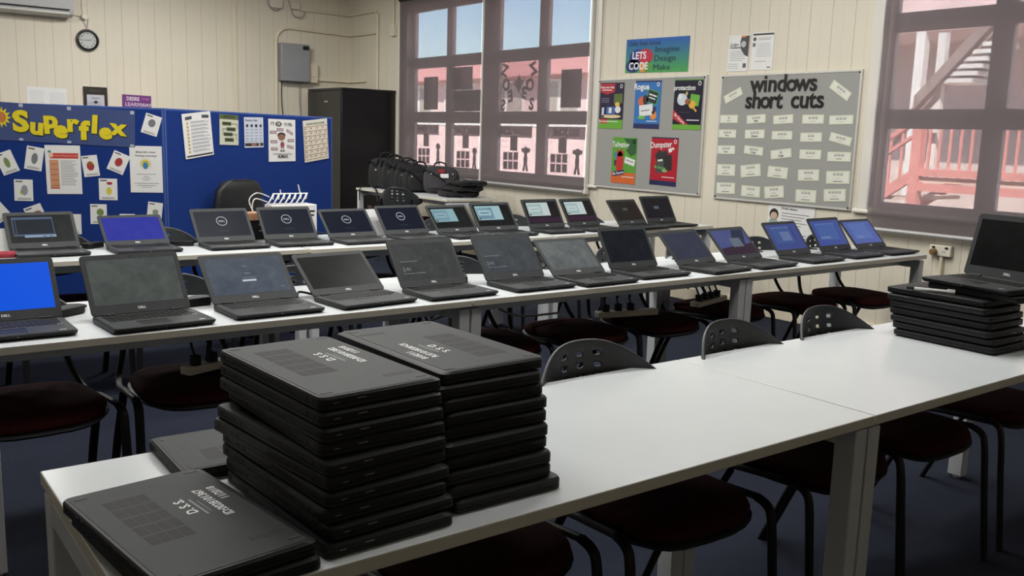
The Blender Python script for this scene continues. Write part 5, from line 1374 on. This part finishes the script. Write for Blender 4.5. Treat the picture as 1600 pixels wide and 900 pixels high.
# white cable tip on the right-hand stack
ct = empty('cable_connector', (3.075, 1.63, .7205 + 7 * HS + .001), R(-66)); tag(ct, 'white cable tip with a black end lying on the right-hand stack', 'connector')
mb = MB(); mb.tube([(-.06, 0, .006), (.05, 0, .006)], .0055, 8); mb.tube([(.045, 0, .006), (.07, 0, .006)], .009, 8); mb.build('body', M['paper'], ct)
mb = MB(); mb.tube([(-.085, 0, .006), (-.06, 0, .006)], .006, 8); mb.build('black_tip', M['lapside'], ct)

# ------------------------------------------------------------------ outside the windows
mb = MB(); mb.box((XW + .5, -30, -.9), (60, 60, -.8)); struct(mb.build('ground', mat('pale_paving', (186, 176, 168), .9, noise=.1, nscale=1)))
bl = empty('school_building', (16.0, 22.0, -.8)); tag(bl, 'pink and white school building seen through the corner window', 'building')
wallp = mat('glare_washed_wall', (226, 198, 196), .8, noise=.08, nscale=2)  # wall and fascia reds made paler, window glare put into the colour
mb = MB(); mb.box((0, -9, 0), (6, 9, 4.05)); mb.build('wall', wallp, bl)
mb = MB(); mb.box((-.5, -9.4, 3.80), (6.4, 9.4, 4.2)); mb.build('fascia', mat('red_fascia', (214, 152, 150), .6, noise=.06), bl)
mb = MB(); mb.prism([(-.5, -9.4), (6.4, -9.4), (6.4, 9.4), (-.5, 9.4)], 4.2, 4.5, 0, None, .25); mb.build('roof', mat('pale_roof', (190, 190, 196), .5, noise=.06), bl)
for k in range(7):
    y = -7.6 + 2.4 * k
    mb = MB(); mb.box((-.05, y - .85, 2.75), (.02, y + .85, 3.72)); f = mb.build('window', mat('white_sash', (226, 224, 220), .4, noise=.02), bl)
    for a in (-1, 1):
        mb = MB(); mb.box((-.06, y + a * .42 - .34, 2.83), (-.045, y + a * .42 + .34, 3.64)); mb.build('pane', mat('pale_pane', (168, 160, 152), .2, noise=.08, nscale=1), f)
mb = MB(); mb.box((-.02, -9, 2.45), (.0, 9, 2.6)); mb.build('wall_band', mat('white_sash', (226, 224, 220)), bl)
b2 = empty('school_building', (13.0, 4.6, -.8)); tag(b2, 'pink high-set building behind the outside stairs', 'building')
mb = MB(); mb.box((0, -7, 3.85), (5, 6.2, 8.0)); mb.build('upper_wall', wallp, b2)
mb = MB(); mb.box((1.5, -7, 0), (5, 6.2, 3.85)); mb.build('lower_wall', mat('dusky_wall', (204, 188, 182), .8, noise=.1, nscale=2), b2)
for k in range(6):
    mb = MB(); mb.box((.0, -6 + 2.2 * k, 0), (.14, -5.86 + 2.2 * k, 3.85)); mb.build('post', mat('white_sash', (226, 224, 220)), b2)
for k in range(3):
    mb = MB(); mb.box((-.04, -4.4 + 3.2 * k, 5.4), (.02, -2.8 + 3.2 * k, 7.0)); mb.build('window', mat('white_sash', (226, 224, 220)), b2)
# stairs with red balustrade
st = empty('outdoor_stairs', (10.0, 5.64, -.8)); tag(st, 'red-railed outdoor stairs seen through the right window', 'stairs')
red = mat('red_steel', (224, 150, 142), .5, noise=.06, nscale=4); conc = mat('pale_timber', (206, 186, 172), .8, noise=.12, nscale=6)  # balustrade red is paled, with the glare put into its colour
def zz(v): return v + .8
mb = MB(); mb.box((0, -2.6, zz(1.00)), (1.25, .0, zz(1.06))); mb.build('landing', conc, st)
mb = MB(); mb.box((-.04, -2.6, zz(1.07)), (.02, .0, zz(1.15))); mb.box((-.04, -2.6, zz(.90)), (.02, .0, zz(.99))); mb.build('edge_beam', red, st)
mb = MB(); mb.box((-.06, -.05, 0), (.06, .06, zz(1.66))); mb.build('newel_post', red, st)
mb = MB(); mb.box((-.06, -2.6, 0), (.06, -2.48, zz(1.66))); mb.build('newel_post', red, st)
mb = MB(); mb.box((-.02, -2.5, zz(1.66)), (.03, 0.0, zz(1.72))); mb.build('handrail', red, st)
for k in range(20):
    y = -.12 - .12 * k
    mb = MB(); mb.box((-.008, y - .012, zz(1.14)), (.016, y + .012, zz(1.68))); mb.build('baluster', red, st)
# flight going down to the left
for k in range(8):
    y = .08 + .24 * k; z0 = .98 - .17 * k
    mb = MB(); mb.box((0, y, zz(z0 - .20)), (1.2, y + .27, zz(z0 - .16))); mb.build('tread', conc, st)
def beam(x0, x1, y0, z0, y1, z1, t, name, m):
    mb = MB(); mb.raw([(x0, y0, zz(z0)), (x1, y0, zz(z0)), (x1, y0, zz(z0 + t)), (x0, y0, zz(z0 + t)), (x0, y1, zz(z1)), (x1, y1, zz(z1)), (x1, y1, zz(z1 + t)), (x0, y1, zz(z1 + t))],
                      [(0, 1, 2, 3), (7, 6, 5, 4), (0, 4, 5, 1), (1, 5, 6, 2), (2, 6, 7, 3), (3, 7, 4, 0)]); return mb.build(name, m, st)
beam(-.05, .0, .06, .98, 2.0, -.36, .14, 'stringer', red)
beam(1.2, 1.25, .06, .98, 2.0, -.36, .14, 'stringer', red)
beam(-.03, .02, .06, 1.66, 2.0, .36, .06, 'handrail', red)
beam(-.03, .02, .06, 1.50, 2.0, .20, .04, 'handrail', red)
for k in range(12):
    y = .2 + .14 * k; z0 = 1.06 - (.68) * y
    mb = MB(); mb.box((-.012, y - .012, zz(z0 + .05)), (.012, y + .012, zz(z0 + .62))); mb.build('baluster', red, st)
# upper flight rising to the right above the landing
for k in range(6):
    mb = MB(); mb.box((.05, -.49 - .047 * k, zz(2.10 + .075 * k)), (.55, -.07 - .1 * k, zz(2.145 + .075 * k))); mb.build('tread', mat('white_sash', (226, 224, 220)), st)
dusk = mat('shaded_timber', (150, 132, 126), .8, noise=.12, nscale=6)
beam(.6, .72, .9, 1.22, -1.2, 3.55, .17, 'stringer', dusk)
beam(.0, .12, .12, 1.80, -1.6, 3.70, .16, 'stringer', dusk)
mb = MB(); mb.box((.16, -.10, zz(1.05)), (.25, -.01, zz(2.66))); mb.build('white_post', mat('white_sash', (226, 224, 220)), st)
